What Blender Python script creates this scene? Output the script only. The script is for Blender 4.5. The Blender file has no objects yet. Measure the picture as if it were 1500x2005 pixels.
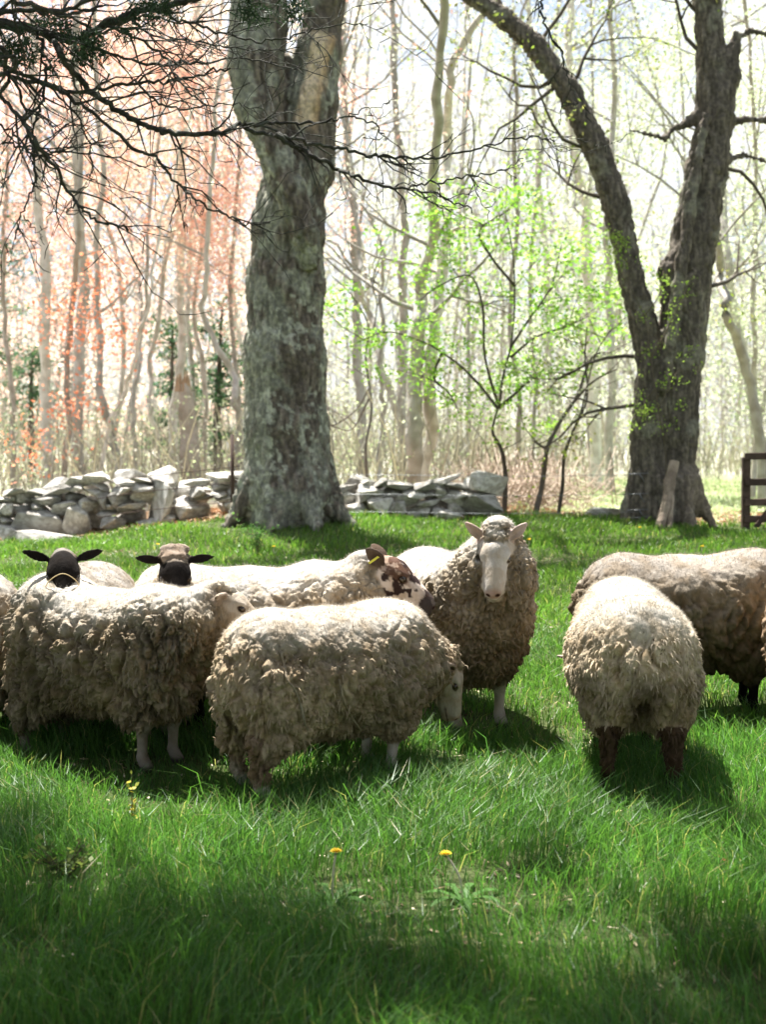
import bpy, bmesh, math, random
import numpy as np
from mathutils import Vector, Matrix
R = math.radians
scene = bpy.context.scene
C = scene.collection
# ------------------------------------------------------------------ camera, sky, sun, exposure
F = 2785.0; CX, CY, CH = 750.0, 1002.5, 1.45
TH = math.atan(122.5/F)
cd = bpy.data.cameras.new('camera'); cam = bpy.data.objects.new('camera', cd); C.objects.link(cam)
cam.location = (0, 0, CH); cam.rotation_euler = (math.pi/2-TH, 0, 0)
cd.sensor_fit = 'VERTICAL'; cd.sensor_height = 36; cd.lens = 36*F/2005.0
cd.clip_end = 3000; cd.clip_start = .1
cd.dof.use_dof = True; cd.dof.focus_distance = 6.6; cd.dof.aperture_fstop = 3.2
scene.camera = cam
EL, AZ = R(67), R(-24)          # sun: high, behind the flock and a little to the left
world = bpy.data.worlds.new('World'); scene.world = world; world.use_nodes = True
nt = world.node_tree; bg = nt.nodes['Background']
sky = nt.nodes.new('ShaderNodeTexSky'); sky.sky_type = 'NISHITA'; sky.sun_disc = False
sky.sun_elevation = EL; sky.sun_rotation = AZ; sky.air_density = 1.0; sky.dust_density = 1.5
tc = nt.nodes.new('ShaderNodeTexCoord'); mp = nt.nodes.new('ShaderNodeMapping'); mp.inputs['Scale'].default_value = (1, 1, 2.6)
nz = nt.nodes.new('ShaderNodeTexNoise'); nz.inputs['Scale'].default_value = 4.5; nz.inputs['Detail'].default_value = 7; nz.inputs['Roughness'].default_value = .6
cr = nt.nodes.new('ShaderNodeValToRGB'); cr.color_ramp.elements[0].position = .40; cr.color_ramp.elements[1].position = .60
mx = nt.nodes.new('ShaderNodeMix'); mx.data_type = 'RGBA'; mx.inputs['B'].default_value = (6.6, 6.75, 7.0, 1)
nt.links.new(tc.outputs['Generated'], mp.inputs[0]); nt.links.new(mp.outputs[0], nz.inputs[0])
nt.links.new(nz.outputs[0], cr.inputs[0]); nt.links.new(cr.outputs[0], mx.inputs['Factor'])
nt.links.new(sky.outputs[0], mx.inputs['A']); nt.links.new(mx.outputs['Result'], bg.inputs[0])
bg.inputs[1].default_value = 0.05
sd = bpy.data.lights.new('sun', 'SUN'); sun = bpy.data.objects.new('sun', sd); C.objects.link(sun)
sd.energy = 5.0; sd.angle = R(.53); sd.color = (1, .968, .915)
TOSUN = Vector((math.sin(AZ)*math.cos(EL), math.cos(AZ)*math.cos(EL), math.sin(EL)))
sun.rotation_euler = TOSUN.to_track_quat('Z', 'Y').to_euler()
vs = scene.view_settings; vs.view_transform = 'Standard'; vs.look = 'None'; vs.exposure = 1.85; vs.gamma = 1; vs.use_curve_mapping = False
scene.cycles.use_denoising = True
scene.cycles.max_bounces = 6; scene.cycles.diffuse_bounces = 3; scene.cycles.glossy_bounces = 2
scene.cycles.transmission_bounces = 4; scene.cycles.transparent_max_bounces = 8; scene.cycles.volume_bounces = 0
rng = np.random.default_rng(11); random.seed(11)

# ------------------------------------------------------------------ helpers
def sstep(a, b, x):
    t = np.clip((np.asarray(x, float)-a)/(b-a), 0, 1); return t*t*(3-2*t)
def _h(i, j, k, s):
    i = i.astype(np.uint32); j = j.astype(np.uint32); k = k.astype(np.uint32)
    h = i*np.uint32(374761393)+j*np.uint32(668265263)+k*np.uint32(2147483647)+np.uint32((s*974711) & 0xffffffff)
    h = (h ^ (h >> np.uint32(13)))*np.uint32(1274126177); h = (h ^ (h >> np.uint32(15)))*np.uint32(2246822519)
    return ((h ^ (h >> np.uint32(16))) & np.uint32(0xffffff)).astype(np.float32)/16777216.
def vnoise(P, seed=0):
    P = np.asarray(P, np.float32); f = np.floor(P); t = P-f; t = t*t*(3-2*t); i = f.astype(np.int64)
    o = 0
    for a in (0, 1):
        for b in (0, 1):
            for c in (0, 1):
                w = (t[:, 0] if a else 1-t[:, 0])*(t[:, 1] if b else 1-t[:, 1])*(t[:, 2] if c else 1-t[:, 2])
                o = o+w*_h(i[:, 0]+a, i[:, 1]+b, i[:, 2]+c, seed)
    return o
def fbm(P, seed=0, n=3):
    P = np.asarray(P, np.float32); s = 0; a = .5; tot = 0
    for k in range(n): s = s+a*vnoise(P*2**k, seed+k); tot += a; a *= .5
    return s/tot
def cell(P, seed=0):
    P = np.asarray(P, np.float32); f = np.floor(P).astype(np.int64)
    d1 = np.full(len(P), 9., np.float32); d2 = d1.copy(); idv = np.zeros(len(P), np.float32)
    for a in (-1, 0, 1):
        for b in (-1, 0, 1):
            for c in (-1, 0, 1):
                i, j, k = f[:, 0]+a, f[:, 1]+b, f[:, 2]+c
                q = np.stack([i+_h(i, j, k, seed), j+_h(i, j, k, seed+1), k+_h(i, j, k, seed+2)], 1)
                d = np.sqrt(((q-P)**2).sum(1)); m = d < d1
                d2 = np.where(m, d1, np.minimum(d2, d)); idv = np.where(m, _h(i, j, k, seed+3), idv); d1 = np.where(m, d, d1)
    return d1, d2, idv
def vec(px, py, Y):
    u = (px-CX)/F; v = -(py-CY)/F
    d = Vector((u, math.cos(TH)+v*math.sin(TH), -math.sin(TH)+v*math.cos(TH)))
    return Vector((0, 0, CH))+d*(Y/d.y)
def hgt(x, y):
    x = np.asarray(x, float); y = np.asarray(y, float)
    h = .055*(np.log1p(np.exp((np.minimum(y, 17.2)-5.8)*2))/2)
    h = h-.23*sstep(1.9, 4.6, -x)*sstep(12, 16.5, y)+.07*np.exp(-((x+1.1)**2+(y-16)**2)/1.6)
    h = h-.10*sstep(1.8, 4, x)*sstep(13, 18, y)
    h = h+.022*np.sin(x*1.7+.4)*np.cos(y*1.3)+.015*np.sin(x*3.9+y*2.3)
    h = h+.020*np.clip(y-19, 0, 16)+.07*np.sin(x*.11)*np.clip((y-30)/30, 0, 1)
    return h
def ground(px, py):
    Y = 6.
    for _ in range(60):
        p = vec(px, py, Y); hh = float(hgt(p.x, p.y))
        Y = Y*.5+.5*Y*(CH-hh)/max(1e-3, CH-p.z)
    p = vec(px, py, Y); return Vector((p.x, p.y, float(hgt(p.x, p.y))))
class MB:
    def __init__(s): s.v = []; s.f = []; s.n = 0; s.c = []
    def add(s, v, f, c=None):
        v = np.asarray(v, np.float32).reshape(-1, 3)
        s.v.append(v); s.f.append(np.asarray(f, np.int64)+s.n)
        s.c.append(np.broadcast_to(np.asarray(c if c is not None else (1, 1, 1), np.float32), (len(v), 3))); s.n += len(v)
    def build(s, name, mat, parent=None, smooth=True, loc=None):
        me = bpy.data.meshes.new(name)
        if s.n:
            v = np.concatenate(s.v)
            loops = []; tot = []
            for f in s.f:
                if len(f): loops.append(f.reshape(-1)); tot.append(np.full(len(f), f.shape[1]))
            loops = np.concatenate(loops).astype(np.int32); tot = np.concatenate(tot).astype(np.int32)
            me.vertices.add(len(v)); me.vertices.foreach_set('co', v.ravel())
            me.loops.add(len(loops)); me.loops.foreach_set('vertex_index', loops)
            me.polygons.add(len(tot)); st = np.concatenate([[0], np.cumsum(tot)[:-1]]).astype(np.int32)
            me.polygons.foreach_set('loop_start', st); me.polygons.foreach_set('loop_total', tot)
            me.polygons.foreach_set('use_smooth', np.full(len(tot), bool(smooth)))
            me.update(calc_edges=True)
            a = me.color_attributes.new('Col', 'FLOAT_COLOR', 'POINT')
            c4 = np.ones((len(v), 4), np.float32); c4[:, :3] = np.concatenate(s.c); a.data.foreach_set('color', c4.ravel())
        me.materials.append(mat)
        o = bpy.data.objects.new(name, me); C.objects.link(o)
        if parent: o.parent = parent
        if loc is not None: o.location = loc
        return o
def tag(o, label=None, cat=None, group=None, kind=None):
    for k, v in (('label', label), ('category', cat), ('group', group), ('kind', kind)):
        if v: o[k] = v
    return o
def empty(name, loc, rz=0):
    o = bpy.data.objects.new(name, None); o.empty_display_size = .1; C.objects.link(o); o.location = loc; o.rotation_euler = (0, 0, rz); return o
def tube(mb, pts, rad, n=6, col=None, cap=True, rough=0, seed=0):
    P = np.array([tuple(p) for p in pts], float); m = len(P); rad = np.broadcast_to(np.asarray(rad, float), (m,))
    T = np.gradient(P, axis=0); T /= np.linalg.norm(T, axis=1)[:, None]+1e-9
    ref = np.array([0, 0, 1.]) if abs(T[:, 2]).mean() < .8 else np.array([1., 0, 0])
    A = np.cross(T, ref); A /= np.linalg.norm(A, axis=1)[:, None]+1e-9; B = np.cross(T, A)
    ang = np.arange(n)*2*np.pi/n
    V = P[:, None]+rad[:, None, None]*(np.cos(ang)[None, :, None]*A[:, None]+np.sin(ang)[None, :, None]*B[:, None])
    V = V.reshape(-1, 3)
    if rough: 
        k = 1+rough*(vnoise(V*np.array([9, 9, 3.])/max(rad.max()*6, .05), seed)-.5)*2
        V = P.repeat(n, 0)+(V-P.repeat(n, 0))*k[:, None]
    i = np.arange(m-1)[:, None]*n; j = np.arange(n)[None]; j2 = (j+1) % n
    Fq = np.stack([i+j, i+j2, i+n+j2, i+n+j], -1).reshape(-1, 4)
    mb.add(V, Fq, col)
    if cap:
        for e, o in ((0, 1), (m-1, -1)):
            idx = np.arange(n)+e*n; idx = idx[::-1] if o == -1 else idx
            mb.f.append((idx[None, ::-1]+mb.n-m*n)); 
def smoothpath(pts, k=5):
    P = np.array([tuple(p) for p in pts], float); n = len(P)
    if n < 3: return P
    E = np.vstack([2*P[0]-P[1], P, 2*P[-1]-P[-2]]); out = []
    for i in range(n-1):
        p0, p1, p2, p3 = E[i:i+4]
        for t in np.arange(k)/k:
            out.append(.5*((2*p1)+(-p0+p2)*t+(2*p0-5*p1+4*p2-p3)*t*t+(-p0+3*p1-3*p2+p3)*t**3))
    out.append(P[-1]); return np.array(out)
def leaves(mb, pts, size, cols, seed=0, flat=.0, asp=.6, n4=True):
    r = np.random.default_rng(seed); pts = np.asarray(pts, float); N = len(pts)
    if not N: return
    a = r.normal(size=(N, 3)); a[:, 2] *= (1-flat); a /= np.linalg.norm(a, axis=1)[:, None]
    b = r.normal(size=(N, 3)); b[:, 2] *= (1-flat); b -= a*(a*b).sum(1)[:, None]; b /= np.linalg.norm(b, axis=1)[:, None]+1e-9
    s = np.asarray(size*(.6+.8*r.random(N)))[:, None]
    V = np.stack([pts-a*s*.5, pts+b*s*.5*asp, pts+a*s*.5, pts-b*s*.5*asp], 1).reshape(-1, 3)
    cols = np.asarray(cols, np.float32)
    ci = cols[r.integers(0, len(cols), N)]*(.8+.4*r.random(N))[:, None]
    mb.add(V, np.arange(4*N).reshape(-1, 4), ci.repeat(4, 0))

# ------------------------------------------------------------------ materials
def mat(name, rough=.9, attr=False, col=(.5, .5, .5), var=None, nscale=8, bump=0, bscale=40, bstretch=(1, 1, 1), trans=0, sheen=0, spec=.3, ocol=0, metal=0, tcol=None, blend=None):
    m = bpy.data.materials.new(name); m.use_nodes = True; n = m.node_tree; L = n.links; N = n.nodes
    p = N['Principled BSDF']; p.inputs['Roughness'].default_value = rough; p.inputs['Specular IOR Level'].default_value = spec; p.inputs['Metallic'].default_value = metal
    if sheen: p.inputs['Sheen Weight'].default_value = sheen; p.inputs['Sheen Roughness'].default_value = .6
    t = N.new('ShaderNodeTexCoord'); src = None
    if attr:
        a = N.new('ShaderNodeAttribute'); a.attribute_name = 'Col'; src = a.outputs['Color']
    else:
        c = N.new('ShaderNodeRGB'); c.outputs[0].default_value = (*col, 1); src = c.outputs[0]
    if var is not None:
        q = N.new('ShaderNodeTexNoise'); q.inputs['Scale'].default_value = nscale; q.inputs['Detail'].default_value = 6; L.new(t.outputs['Object'], q.inputs[0])
        r_ = N.new('ShaderNodeValToRGB'); r_.color_ramp.elements[0].position = .42; r_.color_ramp.elements[1].position = .6; L.new(q.outputs[0], r_.inputs[0])
        x = N.new('ShaderNodeMix'); x.data_type = 'RGBA'; L.new(r_.outputs[0], x.inputs['Factor']); L.new(src, x.inputs['A'])
        if attr: x.blend_type = 'MULTIPLY'
        x.inputs['B'].default_value = (*var, 1); src = x.outputs['Result']
    if ocol:
        oi = N.new('ShaderNodeObjectInfo'); mr = N.new('ShaderNodeMapRange'); mr.inputs[3].default_value = 1-ocol; mr.inputs[4].default_value = 1+ocol
        L.new(oi.outputs['Random'], mr.inputs[0]); x = N.new('ShaderNodeVectorMath'); x.operation = 'SCALE'; L.new(src, x.inputs[0]); L.new(mr.outputs[0], x.inputs['Scale']); src = x.outputs[0]
    L.new(src, p.inputs['Base Color'])
    if bump:
        mpn = N.new('ShaderNodeMapping'); mpn.inputs['Scale'].default_value = bstretch; L.new(t.outputs['Object'], mpn.inputs[0])
        q = N.new('ShaderNodeTexNoise'); q.inputs['Scale'].default_value = bscale; q.inputs['Detail'].default_value = 5; q.inputs['Roughness'].default_value = .65; L.new(mpn.outputs[0], q.inputs[0])
        b = N.new('ShaderNodeBump'); b.inputs['Distance'].default_value = bump; L.new(q.outputs[0], b.inputs['Height']); L.new(b.outputs[0], p.inputs['Normal'])
    if trans:
        tr = N.new('ShaderNodeBsdfTranslucent'); ms = N.new('ShaderNodeMixShader'); ms.inputs[0].default_value = trans
        if tcol:
            x = N.new('ShaderNodeMix'); x.data_type = 'RGBA'; x.blend_type = 'MULTIPLY'; x.inputs['Factor'].default_value = 1; L.new(src, x.inputs['A']); x.inputs['B'].default_value = (*tcol, 1); L.new(x.outputs['Result'], tr.inputs[0])
        else: L.new(src, tr.inputs[0])
        L.new(p.outputs[0], ms.inputs[1]); L.new(tr.outputs[0], ms.inputs[2]); L.new(ms.outputs[0], N['Material Output'].inputs[0])
    return m
M_wool = mat('wool', 1, True, var=(.82, .76, .68), nscale=14, bump=.006, bscale=70, bstretch=(1, 1, .5), spec=.05)
M_fuzz = mat('wool_fibre', 1, True, spec=.05, trans=.2)
M_eye = mat('sheep_eye', .12, col=(.03, .018, .008), spec=.6)
M_tag = mat('yellow_tag', .45, col=(.75, .68, .08))
M_grass = mat('grass_blade', .42, True, trans=.45, spec=.30, tcol=(1.40, 1.75, .85))
M_leaf = mat('leaf', .5, True, trans=.5, spec=.2, tcol=(1.15, 1.2, 1.0))
M_flower = mat('dandelion_yellow', .6, True, trans=.25)
M_cedar = mat('cedar_bark', .9, col=(.045, .040, .034), var=(.085, .09, .07), nscale=30, bump=.01, bscale=60)
M_cedleaf = mat('cedar_needle', .6, True, trans=.2)
M_bark = mat('bark', .95, True, var=(1.55, 1.55, 1.45), nscale=24, bump=.022, bscale=30, bstretch=(1, 1, .16), spec=.15)
M_bark2 = mat('forest_bark', .95, True, var=(.72, .7, .66), nscale=5, bump=.02, bscale=16, bstretch=(1, 1, .3), spec=.15, ocol=.25)
M_stone = mat('fieldstone', .92, col=(.40, .375, .33), var=(.62, .60, .55), nscale=7, bump=.02, bscale=22, ocol=.35, spec=.2)
M_wire = mat('galvanised_wire', .4, col=(.22, .23, .24), metal=.6)
M_rust = mat('rusty_steel', .8, col=(.07, .045, .035), bump=.004, bscale=80)
M_wood = mat('weathered_board', .85, col=(.10, .065, .05), var=(.06, .04, .03), nscale=10, bump=.006, bscale=40, bstretch=(1, 1, .2), ocol=.2)
M_log = mat('dead_wood', .9, col=(.36, .29, .22), var=(.22, .17, .13), nscale=6, bump=.02, bscale=25, bstretch=(1, 1, .2))
M_straw = mat('straw', .7, col=(.55, .42, .22))
M_litter = mat('dry_leaf', .8, True, trans=.15)
M_twig = mat('brush_twig', .9, True, spec=.1)

# ------------------------------------------------------------------ signed-distance modelling (continuous bodies and trunks)
class Ell:
    def __init__(s, c, r, rot=None, g=0, k=.03, sub=False):
        s.c = np.array(c, np.float32); s.r = np.array(r, np.float32); s.R = None if rot is None else np.array(rot, np.float32); s.g = g; s.k = k; s.sub = sub
        m = max(r)+k+.01; s.lo = s.c-m; s.hi = s.c+m
    def d(s, P):
        q = P-s.c
        if s.R is not None: q = q@s.R
        a = np.sqrt(((q/s.r)**2).sum(-1)); b = np.sqrt(((q/s.r**2)**2).sum(-1))+1e-6
        return a*(a-1)/b
class Cap:
    def __init__(s, a, b, ra, rb, g=0, k=.03, sub=False):
        s.a = np.array(a, np.float32); s.b = np.array(b, np.float32); s.ra = ra; s.rb = rb; s.g = g; s.k = k; s.sub = sub
        m = max(ra, rb)+k+.01; s.lo = np.minimum(s.a, s.b)-m; s.hi = np.maximum(s.a, s.b)+m
    def d(s, P):
        ba = s.b-s.a; q = P-s.a; h = np.clip((q@ba)/(ba@ba+1e-9), 0, 1)
        return np.sqrt(((q-h[..., None]*ba)**2).sum(-1))-(s.ra+(s.rb-s.ra)*h)
def smin(a, b, k):
    h = np.clip(.5+.5*(b-a)/k, 0, 1); return b+(a-b)*h-k*h*(1-h)
def field(prims, P):
    D = None
    for p in prims:
        d = p.d(P)
        if p.sub: D = -smin(-D, d, p.k) if D is not None else D
        else: D = d if D is None else smin(D, d, p.k)
    return D
def netmesh(prims, h):
    pos = [p for p in prims if not p.sub]
    lo = np.min([p.lo for p in pos], 0)-2*h; hi = np.max([p.hi for p in pos], 0)+2*h
    n = np.ceil((hi-lo)/h).astype(int)+1
    ax = [lo[i]+h*np.arange(n[i]) for i in range(3)]
    D = np.full(n, .2, np.float32)
    for p in prims:
        a = np.clip(np.floor((p.lo-lo)/h).astype(int), 0, n-1); b = np.clip(np.ceil((p.hi-lo)/h).astype(int)+1, 1, n)
        X = np.stack(np.meshgrid(ax[0][a[0]:b[0]], ax[1][a[1]:b[1]], ax[2][a[2]:b[2]], indexing='ij'), -1).astype(np.float32)
        s = (slice(a[0], b[0]), slice(a[1], b[1]), slice(a[2], b[2])); d = p.d(X)
        D[s] = -smin(-D[s], d, p.k) if p.sub else smin(D[s], d, p.k)
    ins = D < 0; nx, ny, nz_ = D.shape
    cnt = np.zeros((nx-1, ny-1, nz_-1), np.int8)
    for a in (0, 1):
        for b in (0, 1):
            for c in (0, 1): cnt += ins[a:nx-1+a, b:ny-1+b, c:nz_-1+c]
    I = np.argwhere((cnt > 0) & (cnt < 8)); vid = np.full(cnt.shape, -1, np.int64); vid[tuple(I.T)] = np.arange(len(I))
    acc = np.zeros((len(I), 3), np.float32); w = np.zeros(len(I), np.float32)
    cor = [(a, b, c) for a in (0, 1) for b in (0, 1) for c in (0, 1)]
    for u in cor:
        for ax_ in range(3):
            if u[ax_]: continue
            v = list(u); v[ax_] = 1
            du = D[I[:, 0]+u[0], I[:, 1]+u[1], I[:, 2]+u[2]]; dv = D[I[:, 0]+v[0], I[:, 1]+v[1], I[:, 2]+v[2]]
            m = (du < 0) != (dv < 0); t = np.where(m, du/(du-dv+1e-12), 0)
            pt = np.array(u, np.float32)[None]+t[:, None]*(np.array(v)-np.array(u))[None]
            acc += pt*m[:, None]; w += m
    V = lo+h*(I+acc/np.maximum(w, 1)[:, None])
    Q = []
    for ax_ in range(3):
        sl0 = [slice(None)]*3; sl1 = [slice(None)]*3; sl0[ax_] = slice(0, -1); sl1[ax_] = slice(1, None)
        A = ins[tuple(sl0)]; B = ins[tuple(sl1)]; E = np.argwhere(A != B)
        o1, o2 = [(1, 2), (2, 0), (0, 1)][ax_]
        E = E[(E[:, o1] > 0) & (E[:, o2] > 0) & (E[:, o1] < D.shape[o1]-1) & (E[:, o2] < D.shape[o2]-1)]
        def g(d1, d2):
            e = E.copy(); e[:, o1] -= d1; e[:, o2] -= d2; return vid[tuple(e.T)]
        q = np.stack([g(1, 1), g(0, 1), g(0, 0), g(1, 0)], 1); fl = ~A[tuple(E.T)]
        q[fl] = q[fl][:, ::-1]; Q.append(q)
    return V.astype(np.float32), np.concatenate(Q)
def vnormals(V, Q):
    n = np.cross(V[Q[:, 2]]-V[Q[:, 0]], V[Q[:, 3]]-V[Q[:, 1]]); N = np.zeros_like(V)
    for i in range(4):
        for a in range(3): N[:, a] += np.bincount(Q[:, i], n[:, a], len(V))
    return N/(np.linalg.norm(N, axis=1)[:, None]+1e-9)
def relax(V, Q, it=1, w=None):
    for _ in range(it):
        S = np.zeros_like(V); c = np.zeros(len(V))
        for i in range(4):
            j = Q[:, (i+1) % 4]; k = Q[:, (i+3) % 4]
            for a in range(3): S[:, a] += np.bincount(Q[:, i], V[j, a]+V[k, a], len(V))
            c += np.bincount(Q[:, i], minlength=len(V))*2
        A = S/np.maximum(c, 1)[:, None]; V = V+(A-V)*(.7 if w is None else .7*w[:, None])
    return V.astype(np.float32)

# ------------------------------------------------------------------ ground
def ground_material():
    m = bpy.data.materials.new('meadow_soil'); m.use_nodes = True; n = m.node_tree; L = n.links; N = n.nodes
    p = N['Principled BSDF']; p.inputs['Roughness'].default_value = 1; p.inputs['Specular IOR Level'].default_value = .1
    a = N.new('ShaderNodeAttribute'); a.attribute_name = 'Col'; t = N.new('ShaderNodeTexCoord')
    q = N.new('ShaderNodeTexNoise'); q.inputs['Scale'].default_value = 38; q.inputs['Detail'].default_value = 8; q.inputs['Roughness'].default_value = .7; L.new(t.outputs['Object'], q.inputs[0])
    r_ = N.new('ShaderNodeMapRange'); r_.inputs[1].default_value = .3; r_.inputs[2].default_value = .7; r_.inputs[3].default_value = .55; r_.inputs[4].default_value = 1.5; L.new(q.outputs[0], r_.inputs[0])
    x = N.new('ShaderNodeVectorMath'); x.operation = 'SCALE'; L.new(a.outputs['Color'], x.inputs[0]); L.new(r_.outputs[0], x.inputs['Scale']); L.new(x.outputs[0], p.inputs['Base Color'])
    b = N.new('ShaderNodeBump'); b.inputs['Distance'].default_value = .03; L.new(q.outputs[0], b.inputs['Height']); L.new(b.outputs[0], p.inputs['Normal'])
    return m
xs = np.sinh(np.linspace(-1, 1, 181)*4.6)/np.sinh(4.6)*420; ys = -12+np.concatenate([np.linspace(0, 34, 150), 34+(np.linspace(0, 1, 60)[1:]**2.2)*560])
X, Y = np.meshgrid(xs, ys, indexing='ij'); Z = hgt(X, Y); nx, ny = len(xs), len(ys)
Pn = np.stack([X, Y, 0*X], -1).reshape(-1, 3)
soil = np.array([.085, .072, .045]); green = np.array([.085, .13, .035]); litter = np.array([.33, .24, .15]); field_g = np.array([.34, .40, .22])
n1 = fbm(Pn*.8, 3, 4); xx, yy = Pn[:, 0], Pn[:, 1]
def edge_y(x): return 16.35+.9*sstep(-2.4, -.9, x)+.35*sstep(1, 3, x)+.1*np.sin(x*2.3)     # where the mown turf stops
wl = sstep(-.1, .25, yy-edge_y(xx)); wf = sstep(18.2, 20, yy)*sstep(1.6, 3.2, xx-(yy-18)*.02)*sstep(36, 31, yy)
col = soil*.35+green*.55+0*Pn; col = col*(1-wl[:, None])+litter*wl[:, None]*(.7+.6*n1[:, None])
wd = sstep(19, 24, yy)*(1-wf); col = col*(1-wd[:, None])+(np.array([.42, .41, .35])*(.7+.6*n1[:, None]))*wd[:, None]
col = col*(1-wf[:, None])+field_g*wf[:, None]*(.75+.5*n1[:, None])
g = MB(); i = np.arange(nx-1)[:, None]*ny; j = np.arange(ny-1)[None]
g.add(np.stack([X, Y, Z], -1).reshape(-1, 3), np.stack([i+j, i+ny+j, i+ny+1+j, i+1+j], -1).reshape(-1, 4), col)
go = g.build('ground', ground_material()); go['kind'] = 'structure'

# ------------------------------------------------------------------ big trees
def stem(pts, Y, g=0, k=.12, dY=None):
    out = []
    q = [(np.array(vec(px, py, Y+(dY[n] if dY else 0))), w*Y/F/2) for n, (px, py, w) in enumerate(pts)]
    for (a, ra), (b, rb) in zip(q[:-1], q[1:]): out.append(Cap(a, b, ra, rb, g, k))
    return out, q
def bark_mesh(prims, h, scale, amp, seed, cfun):
    V, Q = netmesh(prims, h); V = relax(V, Q, 1); N = vnormals(V, Q); P = V
    wp = np.stack([fbm(P*3, seed+i)-.5 for i in range(3)], 1)
    f1, f2, ci = cell((P+wp*.12)*np.array([1, 1, .16], np.float32)/scale, seed+5); rid = np.clip((f2-f1)*2, 0, 1)
    V = V+N*((rid-.6)*amp+(fbm(P*np.array([4, 4, 1.5]), seed+9)-.5)*amp*1.3)[:, None]
    return V, Q, cfun(V, N, rid, ci)
LC = [(.13, .112, .092)]
def limbs(mb, start, d, length, r0, r, depth, tips, up=.12, sides=5, wig=.22, nseg=7, kids=(3, 5), shrink=.6):
    """a crooked limb with side branches; tips collects points along the thin wood for leaves"""
    p = np.array(start, float); d = np.array(d, float); d /= np.linalg.norm(d); pts = [p.copy()]; rad = [r0]; nodes = []
    for s in range(nseg):
        d = d+r.normal(size=3)*wig+np.array([0, 0, up]); d /= np.linalg.norm(d); p = p+d*length/nseg; pts.append(p.copy()); rad.append(r0*(1-.8*(s+1)/nseg)); nodes.append((p.copy(), d.copy(), rad[-1]))
    tube(mb, pts, rad, max(3, sides), LC[0], cap=False)
    if depth == 0: tips.extend(pts[1:]); return
    n = r.integers(kids[0], kids[1]+1)
    for c in range(n):
        q, dd, rr = nodes[int(r.integers(1, nseg))]
        side = r.normal(size=3); side -= dd*(side@dd); side /= np.linalg.norm(side); nd = dd*.55+side*.8
        limbs(mb, q, nd, length*shrink*(.7+.5*r.random()), rr*.7, r, depth-1, tips, up, sides-1, wig, max(4, nseg-1), kids, shrink)
    tips.extend(pts[-2:])

YT = 16.0
pr, q0 = stem([(566, 1030, 172), (563, 960, 164), (561, 850, 160), (558, 700, 152), (560, 560, 143), (564, 440, 136), (578, 330, 122)], YT)
p2, q2 = stem([(598, 330, 118), (610, 200, 98), (624, 100, 82), (638, 0, 74), (648, -130, 66), (656, -260, 58)], YT, 1, dY=[.05]*6); pr += p2
p3, q3 = stem([(606, 510, 44), (594, 450, 56), (566, 370, 60), (532, 285, 66), (504, 210, 88), (500, 130, 104), (506, 50, 108), (508, -30, 104), (500, -140, 104), (486, -260, 84)], YT, 2, .035, dY=[-.36, -.46, -.50, -.46, -.36, -.28, -.2, -.15, -.15, -.15]); pr += p3
p4, _ = stem([(548, 230, 80), (550, 130, 60)], YT, 1, .06, dY=[.05, .05]); pr += p4
bz = float(hgt(-1.05, YT)); cx = q0[0][0]
for a, l in ((200, .72), (255, .64), (300, .7), (340, .74), (20, .6), (80, .6), (140, .62)):
    e = (cx[0]+math.cos(R(a))*l, YT+math.sin(R(a))*l, bz-.06); s0 = (cx[0]+math.cos(R(a))*.3, YT+math.sin(R(a))*.3, bz+.62); pr.append(Cap(s0, e, .13, .07, 0, .22))
scarA, scarB = np.array(vec(636, 78, YT)), np.array(vec(600, 250, YT)); 
def oak_col(V, N, rid, ci):
    lich = sstep(.44, .58, fbm(V*np.array([9, 9, 5.5]), 61, 4)*.6+fbm(V*2.2, 62, 2)*.4+.16*sstep(.2, -.8, N[:, 0])-.04); l2 = sstep(.56, .64, fbm(V*16, 71, 3)); l2 = l2*sstep(.4, .6, fbm(V*2.2, 72, 3))
    c = np.array([.155, .13, .108])*(.65+.7*ci[:, None]); c = c*(.55+.45*rid[:, None])
    c = c*(1-.6*lich[:, None])+np.array([.25, .26, .215])*.6*lich[:, None]*(.75+.5*ci[:, None]); c = c*(1-.7*l2[:, None])+np.array([.40, .41, .34])*.7*l2[:, None]
    ba = scarB-scarA; q = V-scarA; h = np.clip(q@ba/(ba@ba), 0, 1); d = np.abs((q-h[:, None]*ba)[:, 0])+.16*(fbm(V*np.array([9, 9, 3]), 90)-.5)
    h2 = q@ba/(ba@ba); m = (sstep(.135, .10, d)*(N[:, 1] < -.15)*sstep(-.06, .0, h2)*sstep(1.12, .95, h2))[:, None]
    wd = np.array([.56, .45, .33])*(.75+.4*fbm(V*np.array([30, 30, 2.]), 95)[:, None]); wd = wd*(1-.6*sstep(.0, .1, q[:, 0]-h*ba[0])[:, None])+np.array([.36, .22, .11])*.6*sstep(.0, .1, q[:, 0]-h*ba[0])[:, None]
    return c*(1-m)+wd*m
V, Q, col = bark_mesh(pr, .022, .058, .038, 5, oak_col)
bt = empty('oak_tree', (float(cx[0]), YT, bz)); tag(bt, 'thick lichen-covered tree trunk with a bare wood scar beside the stone wall', 'tree')
inv = Vector(bt.location)
m_ = MB(); m_.add(V-np.array(inv), Q, col); m_.build('trunk', M_bark, bt)
r = np.random.default_rng(5); m_ = MB(); tips = []
for (st_, r0, d) in ((q2[-1], .17, (.1, 0, 1)), (q3[-1], .24, (-.1, .05, 1))):
    for k in range(5):
        dd = np.array(d)+np.array([math.cos(k*1.3+1), math.sin(k*1.3+1), 0])*.55; m_ = MB(); limbs(m_, st_[0]-np.array(inv)-np.array([0, 0, .15]), dd, 4.5, r0*.62, r, 2, tips, .1, 8); m_.build('limb', M_bark2, bt)
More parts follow.
